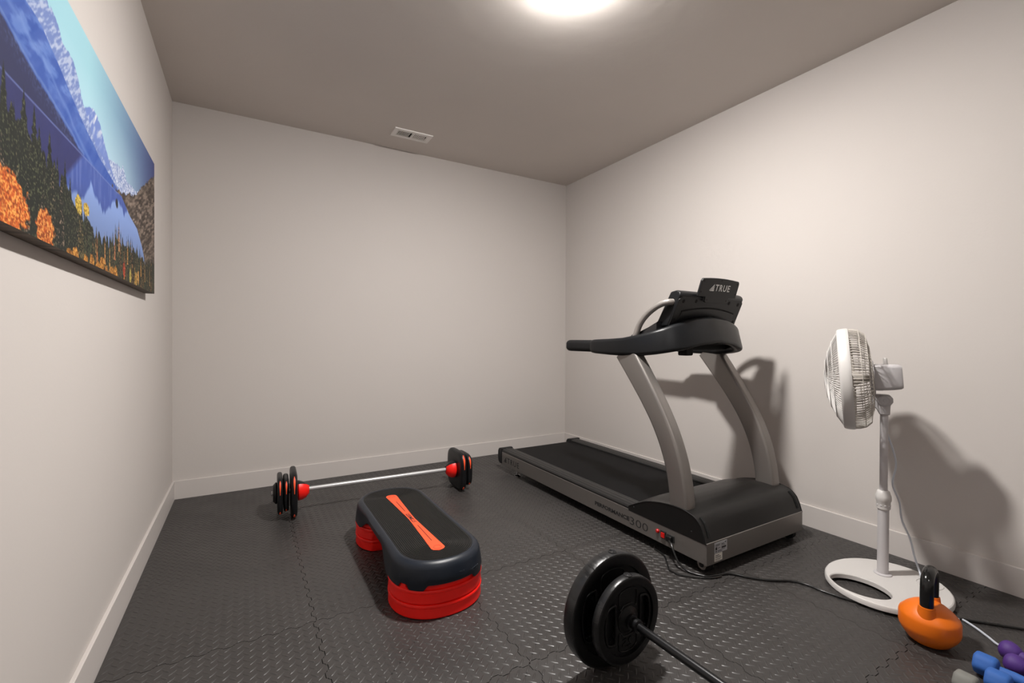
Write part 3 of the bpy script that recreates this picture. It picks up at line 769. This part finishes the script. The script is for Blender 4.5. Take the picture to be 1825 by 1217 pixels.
# motor housing
mh = []
for h_, w, q in ((-.072, .098, .112), (-.10, .104, .118), (-.15, .100, .114), (-.178, .095, .108), (-.186, .086, .098)):
    mh.append([tuple(FC + ax*h_ + e1*a + e2*(b+.004)) for a, b in rrect(w, q, .016, 5)])
build('motor_housing', loft(mh), M_FANG, fan, smooth=45)
kb_ = FC - ax*.132 + e2*.062
build('oscillation_knob', lathe([(.009, 0), (.0085, .024), (.007, .028), (.0001, .029)], kb_, e2, n=16), M_FANW, fan)
# cage
build('cage_ring', lathe([(.228, -.004), (.2355, -.004), (.238, .002), (.238, .010), (.2355, .030), (.232, .038), (.225, .041), (.218, .040), (.218, .034), (.226, .028), (.229, .010), (.228, -.004)], FC, basis=bas, n=96, caps=False), M_FANW, fan, smooth=50)
rf = []
NB = 110
for k in range(NB):
    t0 = 2*PI*k/NB
    pts = []
    for r, h_, sw_ in ((.052, .098, 0), (.09, .093, .05), (.135, .080, .10), (.18, .062, .14), (.226, .036, .17)):
        pts.append(fp3(r, t0+sw_, h_))
    rf.append(tube(pts, .0017, 4, caps=False))
for r, h_ in ((.09, .0945), (.135, .0815), (.18, .0635)):
    rf.append(tube([fp3(r, 2*PI*k/72, h_) for k in range(72)], .0016, 5, closed=True))
build('front_grille', merge(*rf), M_FANW, fan, smooth=60)
build('centre_badge', lathe([(.0001, .104), (.040, .103), (.050, .100), (.053, .096), (.053, .092), (.0001, .092)], FC, basis=bas, n=40, caps=False), M_FANW, fan)
rr_ = []
for k in range(104):
    t0 = 2*PI*k/104
    pts = [fp3(r, t0, h_) for r, h_ in ((.232, .002), (.231, -.022), (.224, -.044), (.205, -.064))]
    rr_.append(tube(pts, .0021, 4, caps=False))
for k in range(60):
    t0 = 2*PI*k/60
    rr_.append(tube([fp3(r, t0+s_, h_) for r, h_, s_ in ((.205, -.064, 0), (.15, -.076, .1), (.08, -.082, .2))], .0013, 4, caps=False))
for r, h_ in ((.2265, -.041), (.205, -.065), (.15, -.077), (.09, -.082)):
    rr_.append(tube([fp3(r, 2*PI*k/80, h_) for k in range(80)], .0015, 5, closed=True))
build('rear_grille', merge(*rr_), M_FANM, fan, smooth=60)
build('motor_plate', lathe([(.0001, -.080), (.075, -.080), (.078, -.084), (.078, -.088), (.0001, -.088)], FC, basis=bas, n=40, caps=False), M_FANG, fan)
build('blade_hub', lathe([(.0001, .045), (.022, .043), (.030, .030), (.034, -.02), (.02, -.04), (.012, -.082)], FC, basis=bas, n=32), M_FANM, fan)
for b in range(5):
    t0 = 2*PI*b/5+.3
    g1, g2 = [], []
    NR, NA = 8, 10
    for i in range(NR+1):
        r = .030+.170*i/NR
        span = .42+.50*math.sin(min(1, i/NR*1.15)*PI*.62)
        for j in range(NA+1):
            q = j/NA-.5
            edge_r = r if i < NR else r-.018*abs(q*2)**2.5
            h_ = .002 - .050*q*(1-.25*i/NR) + .010*(q*q*4-.3)
            g1.append(fp3(edge_r, t0+span*q+.12*i/NR, h_)); g2.append(fp3(edge_r, t0+span*q+.12*i/NR, h_-.002))
    nn = (NR+1)*(NA+1)
    Fq = [(i*(NA+1)+j, i*(NA+1)+j+1, (i+1)*(NA+1)+j+1, (i+1)*(NA+1)+j) for i in range(NR) for j in range(NA)]
    Fq += [tuple(nn+v for v in f[::-1]) for f in Fq]
    per = [j for j in range(NA+1)] + [i*(NA+1)+NA for i in range(1, NR+1)] + [NR*(NA+1)+j for j in range(NA-1, -1, -1)] + [i*(NA+1) for i in range(NR-1, 0, -1)]
    Fq += [(per[k], per[(k+1) % len(per)], nn+per[(k+1) % len(per)], nn+per[k]) for k in range(len(per))]
    build('fan_blade', (g1+g2, Fq), M_FANM, fan, smooth=60)
# cord of the fan
fc_ = [(2.59, .965, .81), (2.60, .965, .783), (2.61, .959, .698), (2.63, .937, .599), (2.64, .930, .528), (2.64, .942, .44), (2.65, .919, .358), (2.66, .912, .274), (2.67, .885, .196), (2.68, .871, .114), (2.685, .857, .060), (2.66, .84, .040), (2.60, .815, .039), (2.54, .79, .039), (2.48, .77, .039),
       (2.42, .74, .039), (2.395, .705, .030), (2.40, .68, .012), (2.425, .665, .0060), (2.468, .655, .0055), (2.448, .612, .0055), (2.41, .565, .0055), (2.378, .527, .0055), (2.39, .49, .0055), (2.375, .45, .0055), (2.33, .38, .0055)]
build('cord', tube(spline(fc_, 8), .0042, 8), M_CORDW, fan, label='thin pale grey fan cord')

# ------------------------------------------------------------------ kettlebell
kx, ky = 2.192, .668
kt = Thing('kettlebell', (kx, ky, 0), 'orange kettlebell with black handle in front of the fan base', 'kettlebell')
prof = [(.0001, .0018), (.045, .0018), (.052, .004), (.062, .011), (.080, .036), (.0865, .050), (.0885, .060), (.0885, .094), (.0855, .104), (.070, .122), (.052, .137), (.036, .145), (.018, .149), (.0001, .150)]
build('weight_body', lathe(prof, (kx, ky, 0), n=64, caps=False), M_KETTLE, kt, smooth=60)
vd = (Vector((kx, ky, 0)).normalized() + Vector((.29, -.95, 0))*.13).normalized()
hp = lambda u, z: (kx+vd.x*u, ky+vd.y*u, z)
build('handle_collar', tube([hp(-.046, .100), hp(-.052, .130), hp(-.0535, .152)], [.034, .0265, .0235], 24), M_KETTLE, kt)
build('handle_collar', tube([hp(.046, .100), hp(.052, .130), hp(.0535, .152)], [.034, .0265, .0235], 24), M_KETTLE, kt)
hpts = [hp(-.053, .140), hp(-.056, .190), hp(-.055, .215), hp(-.047, .240), hp(-.025, .255), hp(0, .259), hp(.025, .255), hp(.047, .240), hp(.055, .215), hp(.056, .190), hp(.053, .140)]
build('handle', tube(spline(hpts, 6), .0198, 24), M_KHANDLE, kt, smooth=60)

# ------------------------------------------------------------------ dumbbells
def dumbbell(x, y, ang, R, hl, L, m, kind, label, group):
    """near head starts at (x,y); axis runs along ang; R head radius, hl head length, L whole length"""
    t = Thing('dumbbell', (x, y, 0), label, 'dumbbell', group)
    d = Vector((math.cos(ang), math.sin(ang), 0))
    o = Vector((x, y, R+.0016))
    def sec(s, r, sq):
        n = 24; out = []
        for k in range(n):
            a = 2*PI*k/n + PI/n
            rr = r
            if sq:   # rounded hexagon
                b = (a % (PI/3))-PI/6
                rr = r*(1-sq + sq*math.cos(PI/6)/math.cos(b)*1.0)
            out.append(o + d*s + d.cross(Vector((0, 0, 1)))*(rr*math.cos(a)) + Vector((0, 0, rr*math.sin(a))))
        return out
    sq = 1.0 if kind == 'hex' else 0.0
    e = R*.22
    def head(s0, s1):
        return loft([sec(s0, R*.55, sq), sec(s0+e*.15, R*.80, sq), sec(s0+e*.6, R*.94, sq), sec(s0+e*1.3, R, sq), sec(s1-e*1.3, R, sq), sec(s1-e*.6, R*.94, sq), sec(s1-e*.1, R*.78, sq), sec(s1, R*.45, sq)])
    def bell(s0, s1, f):
        q = [(0, .45), (.06, .75), (.2, .95), (.4, 1.0), (.62, .93), (.85, .72), (1, .48)]
        if f < 0: q = [(1-a, b) for a, b in q[::-1]]
        return loft([sec(s0+(s1-s0)*a, R*b, 0) for a, b in q])
    if kind == 'hex':
        build('head', head(0, hl), m, t, smooth=35); build('head', head(L-hl, L), m, t, smooth=35)
        build('handle', loft([sec(hl-.004, R*.40, 0), sec(L/2, R*.46, 0), sec(L-hl+.004, R*.40, 0)]), m, t, smooth=60)
    else:
        build('head', bell(0, hl, 1), m, t, smooth=60); build('head', bell(L-hl, L, -1), m, t, smooth=60)
        build('handle', loft([sec(hl-.006, R*.50, 0), sec(L/2, R*.56, 0), sec(L-hl+.006, R*.50, 0)]), m, t, smooth=60)
dumbbell(2.125, .530, -PI/2, .0375, .058, .19, M_DBLUE, 'hex', 'blue hexagonal neoprene dumbbell lying beside the purple pair, nearer the kettlebell', 'dumbbells on the floor at lower right')
dumbbell(2.054, .485, -PI/2, .0375, .058, .19, M_DBLUE, 'hex', 'blue hexagonal neoprene dumbbell between the grey one and the other blue one', 'dumbbells on the floor at lower right')
dumbbell(1.963, .534, -PI/2-.05, .035, .055, .17, M_DGREY, 'hex', 'grey neoprene dumbbell at the left end of the dumbbell row', 'dumbbells on the floor at lower right')
dumbbell(2.313, .507, -PI/2-.30, .0325, .055, .17, M_DPURP, 'bell', 'purple round-headed dumbbell at the far right end of the row, beside the white cord', 'dumbbells on the floor at lower right')
dumbbell(2.231, .478, -PI/2-.27, .0325, .055, .17, M_DPURP, 'bell', 'purple round-headed dumbbell lying against the blue dumbbells', 'dumbbells on the floor at lower right')

# ------------------------------------------------------------------ aerobic step on four red risers
SX, SYC = .717, 2.215
HWX, HLY = .163, .484
def superp(t, hx_, hy_, straight):
    """outline: two rounded ends joined by straight sides"""
    c, s = math.cos(t), math.sin(t)
    e = .86
    x = hx_*math.copysign(abs(c)**e, c); y = (hy_-straight)*math.copysign(abs(s)**e, s)
    return x, y
def stadium(hw, hl, n=280, endr=None):
    endr = endr or hw*1.0
    st_ = hl-endr; out = []
    k = n//4
    for q in range(4):
        for i in range(k):
            t = PI/2*(q+i/k)
            x = hw*math.copysign(abs(math.cos(t))**.88, math.cos(t)); y = endr*math.copysign(abs(math.sin(t))**.88, math.sin(t))
            sgn = 1 if (q in (0, 1)) else -1
            out.append((x, y+sgn*st_))
        if q == 0: pass
    # insert points on the straight sides
    res = []
    m = len(out)
    for i in range(m):
        a, b = out[i], out[(i+1) % m]
        res.append(a)
        if abs(a[1]-b[1]) > st_:
            for j in range(1, 40): res.append((a[0]+(b[0]-a[0])*j/40, a[1]+(b[1]-a[1])*j/40))
    return res
base_o = stadium(HWX, HLY)
def normals(poly):
    n = len(poly); o = []
    for i in range(n):
        a, b = poly[i-1], poly[(i+1) % n]
        dx, dy = b[0]-a[0], b[1]-a[1]; l = math.hypot(dx, dy) or 1
        o.append((dy/l, -dx/l))
    return o
nb = normals(base_o)
if sum(nb[i][0]*base_o[i][0]+nb[i][1]*base_o[i][1] for i in range(len(nb))) < 0: nb = [(-a, -b) for a, b in nb]
ZT = .222
step = Thing('aerobic_step', (SX, SYC, .120), 'navy and black step platform with an orange centre strip on red risers', 'exercise step')
def sstep(a, b, x): 
    t = min(1, max(0, (x-a)/(b-a))); return t*t*(3-2*t)
def zbot(p):
    ay = abs(p[1]); z = .1185 + .058*(1-sstep(.13, .27, ay))
    if ay > .27:   # notches cut in the lower lip
        ang = math.degrees(math.atan2(ay-.33, p[0]))
        dev = abs(ang-90)
        z += .021*(1-sstep(29, 36, dev))                       # wide recess at the end
        z += .019*sstep(52, 55, dev)*(1-sstep(64, 68, dev))    # hook notch
    return z
def oring(off, zf):
    return [(SX+p[0]+n[0]*off(p), SYC+p[1]+n[1]*off(p), zf(p)) for p, n in zip(base_o, nb)]
mid = lambda p: 1-sstep(.10, .30, abs(p[1]))
rings_ = [oring(lambda p: -.004, lambda p: ZT-.010), oring(lambda p: -.003, lambda p: ZT-.001), oring(lambda p: .002, lambda p: ZT+.0015), oring(lambda p: .009, lambda p: ZT-.0005), oring(lambda p: .018, lambda p: ZT-.006), oring(lambda p: .0255, lambda p: ZT-.014),
          oring(lambda p: .030-.006*mid(p), lambda p: ZT-.026), oring(lambda p: .035-.014*mid(p), lambda p: zbot(p)*.5+(ZT-.026)*.5), oring(lambda p: .039-.018*mid(p), lambda p: zbot(p)+.002), oring(lambda p: .038-.018*mid(p), lambda p: zbot(p)),
          oring(lambda p: .034-.018*mid(p), lambda p: zbot(p)), oring(lambda p: .026-.018*mid(p), lambda p: ZT-.024), oring(lambda p: -.02, lambda p: ZT-.015)]
body = build('platform_shell', loft(rings_, caps=False), M_NAVY, step, smooth=50)
# deck and ridged pad
inner = [(SX+p[0]*.985, SYC+p[1]*.994) for p in base_o]
build('deck', prism(inner, lambda u, v, d: (u, v, d), ZT-.016, ZT-.004), M_NAVY, step, smooth=0)
pad = [(SX+p[0]-n[0]*.004, SYC+p[1]-n[1]*.004) for p, n in zip(base_o, nb)]
pd = build('tread_pad', prism(pad, lambda u, v, d: (u, v, d), ZT-.004, ZT-.0005), M_PAD, step, smooth=0)
gs = []
for k in range(1, 19):
    hw = HWX-.004-k*.0085
    if hw < .012: break
    hl = HLY-.004-k*.0085
    o = stadium(hw, hl, n=96, endr=max(.012, hw))
    nn_ = normals(o)
    if sum(nn_[i][0]*o[i][0]+nn_[i][1]*o[i][1] for i in range(len(nn_))) < 0: nn_ = [(-a, -b) for a, b in nn_]
    w = .0027
    gs.append(loft([[(SX+p[0]+q[0]*a, SYC+p[1]+q[1]*a, z) for p, q in zip(o, nn_)] for a, z in ((w, ZT-.001), (w*.7, ZT+.0016), (-w*.7, ZT+.0016), (-w, ZT-.001))], caps=False))
build('tread_rib', merge(*gs), M_PAD, pd, smooth=0, kind='stuff')
# orange bow-tie strip
top_y, bot_y = 2.552, 1.835
sh = []
for k in range(13):
    t = k/12; sh.append((t, .0145 + .0155*abs(2*t-1)**1.1))
rows = [(bot_y-.026*math.sin(a), .030*math.cos(a)) for a in [PI/2*(1-k/8) for k in range(8)]] + [(bot_y+(top_y-bot_y)*t, w) for t, w in sh] + \
       [(top_y+.026*math.sin(a), .030*math.cos(a)) for a in [PI/2*k/8 for k in range(1, 9)]]
secs = [[(SX-.008-max(w, .0008), y, ZT-.001), (SX-.008+max(w, .0008), y, ZT-.001), (SX-.008+max(w, .0008), y, ZT+.0026), (SX-.008-max(w, .0008), y, ZT+.0026)] for y, w in rows]
so = build('centre_strip', loft(secs), M_ORANGE, step, smooth=0)
tf = lambda u, v, d: (SX-.008-.010+v, 2.262-u, ZT+.0026+d)
build('lettering', text_geo('LESMILLS', tf, .118, .019, italic=.25, bold=.02, depth=.0005), M_INK, so, smooth=0)
M_GRV = mat('strip_groove', (.10, .006, .003, 1), .6); M_LIN = mat('strip_line', (.40, .03, .01, 1), .6)
for ya, yb in ((1.91, 2.10), (2.30, 2.46)):
    build('slot', box(SX-.0098, SX-.0062, ya, yb, ZT+.0015, ZT+.0030), M_GRV, so, smooth=0)
for y in (1.838, 2.549):
    build('round_boss', tube([(SX-.008+.017*math.cos(t), y+.017*math.sin(t), ZT+.0026) for t in [2*PI*k/24 for k in range(24)]], .0011, 5, closed=True), M_LIN, so)
# raised name on the near end
def endf(u, v, d):
    ang = math.radians(-86) + u/.19
    k = .197+d-.0015
    x = k*math.copysign(abs(math.cos(ang))**.88, math.cos(ang)); y = k*math.copysign(abs(math.sin(ang))**.88, math.sin(ang))
    return (SX+x, SYC-(HLY-HWX)+y, .1475+v)
build('lettering', text_geo('SMARTSTEP', endf, .125, .013, bold=.02, depth=.003), M_NAVYE, body, smooth=0)
build('lettering', text_geo('THE', lambda u, v, d: endf(u+.012, v+.016, d), .022, .007, bold=.02, depth=.003), M_NAVYE, body, smooth=0)
# risers
def riser(cy, z0, label, sgn):
    t = Thing('step_riser', (SX, cy, z0), label, 'step riser', 'red risers under the step')
    n = 96; ol = []
    for k in range(n):
        a = 2*PI*k/n
        x = .199*math.copysign(abs(math.cos(a))**.93, math.cos(a)); y = .187*math.copysign(abs(math.sin(a))**.93, math.sin(a))
        if y*sgn < -.13: y = -sgn*(.13+ (abs(y)-.13)*.25)
        ol.append((x, y))
    def rg(k, z): return [(SX+p[0]*k, cy+p[1]*k, z0+z) for p in ol]
    hgt = .0585
    build('riser_body', loft([rg(.90, .002), rg(.985, .0018), rg(1.0, .006), rg(.992, .036), rg(.995, .044), rg(1.008, .047), rg(1.008, .0535), rg(1.0, .0565), rg(.972, .0572), rg(.962, hgt), rg(.952, hgt), rg(.945, hgt+.017 if z0 > .03 else hgt), rg(.925, hgt+.017 if z0 > .03 else hgt), rg(.915, hgt), rg(.88, .048)], caps=True), M_RED, t, smooth=35)
    tabs = []
    for a0 in (30, 150):
        a = math.radians(a0)*(1 if sgn > 0 else -1)
        pts = []
        for da, zz in ((-.11, .058), (-.075, .061), (-.05, .0755), (.05, .0755), (.075, .061), (.11, .058)):
            q = a+da
            x = .1965*math.copysign(abs(math.cos(q))**.93, math.cos(q)); y = .1845*math.copysign(abs(math.sin(q))**.93, math.sin(q))
            pts.append((SX+x, cy+y, z0+zz))
        secs_ = [[(p[0], p[1], p[2]+.002), (SX+(p[0]-SX)*.97, cy+(p[1]-cy)*.97, p[2]+.002), (SX+(p[0]-SX)*.97, cy+(p[1]-cy)*.97, z0+.05), (p[0], p[1], z0+.05)] for p in pts]
        if z0 > .03: build('locking_tab', loft(secs_), M_RED, t, smooth=30)
    rib = [rg(1.004, .0255), rg(1.009, .0275), rg(1.004, .0295), rg(.99, .0275)]
    return t
for cy, sg, nm in ((1.885, -1, 'near'), (2.545, 1, 'far')):
    riser(cy, 0.0, 'red plastic riser on the floor under the %s end of the step, lower of two' % nm, sg)
    riser(cy, .0585, 'red plastic riser directly under the %s end of the step, upper of two' % nm, sg)

# ------------------------------------------------------------------ small adjustable barbell by the far wall
BA = Vector((.335, 3.190, .145)); BB = Vector((1.292, 3.155, .145))
bd = (BB-BA).normalized(); bn = Vector((0, 0, 1)).cross(bd).normalized()
sb = Thing('barbell', ((BA.x+BB.x)/2, 3.17, 0), 'chrome light barbell with black and red clip-on plates by the far wall', 'barbell')
def bpnt(s, u, v): return BA + bd*s + bn*u + Vector((0, 0, v))
LB = (BB-BA).length
build('bar', merge(tube([bpnt(-.20, 0, 0), bpnt(LB+.17, 0, 0)], .0135, 20)), M_STEEL, sb)
for a, b in ((.15, .27), (LB-.27, LB-.15)):
    build('knurled_sleeve', tube([bpnt(a, 0, 0), bpnt(b, 0, 0)], .0142, 20), M_STEEL, sb)
def plate_pt(R, a, k=1.0):
    e = .52
    c, q = math.cos(a), math.sin(a)
    return (R*1.09*k*math.copysign(abs(c)**e, c), R*k*math.copysign(abs(q)**e, q)*(1.0 if q < 0 else .985))
def splate(s, R, th, dz=0):
    A = [2*PI*k/64 for k in range(64)]
    def sec(ds, k): return [tuple(bpnt(s+ds, *(lambda p: (p[0], p[1]+dz))(plate_pt(R, a, k)))) for a in A]
    p_ = build('weight_plate', loft([sec(-th*.5, .70), sec(-th*.5, .88), sec(-th*.42, .96), sec(-th*.2, 1.0), sec(th*.2, 1.0), sec(th*.42, .96), sec(th*.5, .88), sec(th*.5, .70)]), M_BLK, sb, smooth=50)
    for c, hwid_ in ((154, 24), (26, 24), (222, 9), (318, 9)):
        secs_ = []
        for k in range(11):
            a = math.radians(c + hwid_*(k/5-1))
            w = th*.15*max(.3, math.sin(PI*(k+.4)/10.8))
            u0, v0 = plate_pt(R, a, .97); u1, v1 = plate_pt(R, a, 1.016)
            secs_.append([tuple(bpnt(s+e, u, v+dz)) for e, u, v in ((-w, u0, v0), (w, u0, v0), (w, u1, v1), (-w, u1, v1))])
        build('red_insert', loft(secs_), M_ORANGE, p_, smooth=30)
    return p_
splate(-.075, .142, .036); splate(-.118, .104, .030); splate(-.152, .116, .030)
splate(LB+.075, .142, .044); splate(LB+.132, .118, .040)
build('end_stop', tube([bpnt(-.19, 0, 0), bpnt(-.175, 0, 0), bpnt(-.160, 0, 0)], [.050, .066, .060], 28), M_BLK, sb)
build('end_stop', tube([bpnt(LB+.150, 0, 0), bpnt(LB+.175, 0, 0)], [.045, .040], 28), M_BLK, sb)
for s0, sg in ((-.052, 1), (LB+.052, -1)):
    build('clamp', tube([bpnt(s0-.004*sg, 0, 0), bpnt(s0+.010*sg, 0, 0), bpnt(s0+.038*sg, 0, 0), bpnt(s0+.066*sg, 0, 0)], [.062, .060, .048, .022], 28), M_BLK, sb)
    secs_ = []       # red squeeze lever on the camera side
    for ds, r in ((-.004, .060), (.006, .070), (.028, .068), (.050, .056), (.068, .034)):
        a0, a1 = math.radians(138), math.radians(252)    # angle in the (bn, z) plane; bn points to the far wall
        arc = [tuple(bpnt(s0+ds*sg, r*math.cos(a0+(a1-a0)*k/10), r*math.sin(a0+(a1-a0)*k/10)+.006)) for k in range(11)]
        arc += [tuple(bpnt(s0+ds*sg, (r-.014)*math.cos(a1-(a1-a0)*k/10), (r-.014)*math.sin(a1-(a1-a0)*k/10)+.006)) for k in range(11)]
        secs_.append(arc)
    build('clamp_lever', loft(secs_), M_RED, sb, smooth=50)

# ------------------------------------------------------------------ heavy barbell in front
PC = Vector((1.0916, 1.0899, .1905+.001)); yw = -1.5386
pd_ = Vector((math.cos(yw), math.sin(yw), 0)); pe1 = Vector((0, 0, 1)).cross(pd_).normalized()*-1; pe2 = Vector((0, 0, 1))
hb = Thing('barbell', (PC.x, PC.y, 0), 'black barbell with two rubber grip plates standing in the foreground', 'barbell')
P3 = lambda r, a, s: PC + pd_*s + pe1*(r*math.cos(a)) + pe2*(r*math.sin(a))
pbas = (pd_, pe1, pe2)
build('bar', merge(lathe([(.0128, -.20), (.0128, 1.55)], PC, basis=pbas, n=24)), M_BBAR, hb)
build('collar', lathe([(.013, .003), (.022, .003), (.024, .006), (.024, .012), (.0175, .014), (.0175, .026), (.0205, .028), (.0205, .038), (.013, .041)], PC, basis=pbas, n=28), M_BBAR, hb)
def gplate(s1, R, w, label):
    """front face at s1, thickness w; recessed web with two grip slots and raised centre bar"""
    s0 = s1-w
    rim = R*.80
    p_ = build('weight_plate', lathe([(rim*.985, s0+w*.35), (rim, s0+.001), (R-.007, s0), (R-.002, s0+.002), (R, s0+.006), (R, s1-.006), (R-.002, s1-.002), (R-.007, s1), (rim, s1-.001), (rim*.985, s1-w*.35)], PC, basis=pbas, n=96, caps=False), M_IRON, hb, smooth=40, label=label)
    me_ = p_.data; me_.materials.append(M_RIM)
    for f in me_.polygons:
        c = f.center
        v = Vector(c)+hb.loc-PC; v = v-pd_*v.dot(pd_)
        if v.length > R-.0055: f.material_index = 1
    # web with two side slots: polar grid, cells in the slot windows left out
    NA_, NR_ = 96, 12
    V = []; F = []
    za, zb_ = s0+w*.34, s1-w*.30
    def ok(i, j):
        a = (i+.5)/NA_*2*PI; r = .022+(rim-.022)*(j+.5)/NR_
        x, y = r*math.cos(a), r*math.sin(a)
        return not (abs(x) > rim*.52 and abs(x) < rim*.86 and abs(y) < rim*.50)
    for layer, zz in ((0, za), (1, zb_)):
        for i in range(NA_):
            for j in range(NR_+1):
                r = .012+(rim+.002-.012)*j/NR_
                V.append(tuple(P3(r, i/NA_*2*PI, zz)))
    id_ = lambda l, i, j: l*NA_*(NR_+1)+(i % NA_)*(NR_+1)+j
    for i in range(NA_):
        for j in range(NR_):
            F.append((id_(0, i, j), id_(0, i+1, j), id_(0, i+1, j+1), id_(0, i, j+1)))
            if not ok(i, j): continue
            F.append((id_(1, i, j), id_(1, i, j+1), id_(1, i+1, j+1), id_(1, i+1, j)))
            for (di, dj, a, b) in ((-1, 0, (i, j), (i, j+1)), (1, 0, (i+1, j+1), (i+1, j)), (0, -1, (i+1, j), (i, j)), (0, 1, (i, j+1), (i+1, j+1))):
                ii, jj = (i+di) % NA_, j+dj
                if jj < 0 or jj >= NR_: continue
                if not ok(ii, jj): F.append((id_(0, *a), id_(1, *a), id_(1, *b), id_(0, *b)))
    build('web', (V, F), M_IRON, p_, smooth=40)
    # raised lips round the slots
    lips = []
    for sx_ in (-1, 1):
        pts = [P3(1, 0, 0)*0 + PC + pd_*(zb_+.002) + pe1*(sx_*x*rim) + pe2*(y*rim) for x, y in
               [(.50, -.46), (.50, .46), (.60, .55), (.74, .52), (.84, .40), (.90, .0), (.84, -.40), (.74, -.52), (.60, -.55)]]
        lips.append(tube(spline(pts, 5, closed=True), .0045, 8, closed=True))
    # label panels above and below the hub
    for sy_ in (-1, 1):
        pts = [PC + pd_*(zb_+.001) + pe1*(x*rim) + pe2*(sy_*y*rim) for x, y in [(-.32, .34), (-.16, .44), (.16, .44), (.32, .34), (.36, .70), (.28, .84), (0, .90), (-.28, .84), (-.36, .70)]]
        lips.append(tube(spline(pts, 5, closed=True), .0022, 6, closed=True))
    build('raised_edge', merge(*lips), M_IRON, p_, smooth=60)
    build('hub', lathe([(.0135, zb_-.004), (.0135, s1+.0025), (.026, s1+.0025), (.034, s1-.004), (.044, zb_+.002), (.046, zb_-.002)], PC, basis=pbas, n=40, caps=False), M_IRON, p_)
    build('hub', lathe([(.0135, za+.004), (.0135, s0-.0025), (.026, s0-.0025), (.040, s0+.006), (.044, za-.002)], PC, basis=pbas, n=40, caps=False), M_IRON, p_)
    # moulded rim plug
    a = math.radians(90)+ (.04)
    c_ = P3(R, a, s0+w*.5); nrm = (pe1*math.cos(a)+pe2*math.sin(a)).normalized()
    build('rim_plug', lathe([(.0145, -.002), (.0145, .0018), (.0125, .0022), (.0115, .0004), (.005, .0004), (.004, .0012), (.0001, .0014)], c_, nrm, n=28), M_RIM, p_)
    return p_, zb_, rim
p1, z1_, rim1 = gplate(0.0, .143, .031, 'smaller rubber grip plate')
p2, z2_, rim2 = gplate(-.0665, .1903, .047, 'larger rubber grip plate')
def lt(w_, x0, y0, zz): return lambda u, v, d: tuple(PC + pd_*(zz+d) + pe1*(x0+u)*1.0 + pe2*(y0+v))
build('raised_edge', text_geo('25', lt(0, -.024, -.090, z1_), .048, .030, depth=.002), M_IRON, p1, smooth=0)
build('spacer_collar', lathe([(.013, -.0635), (.021, -.0635), (.021, -.034), (.013, -.034)], PC, basis=pbas, n=28), M_BBAR, hb)
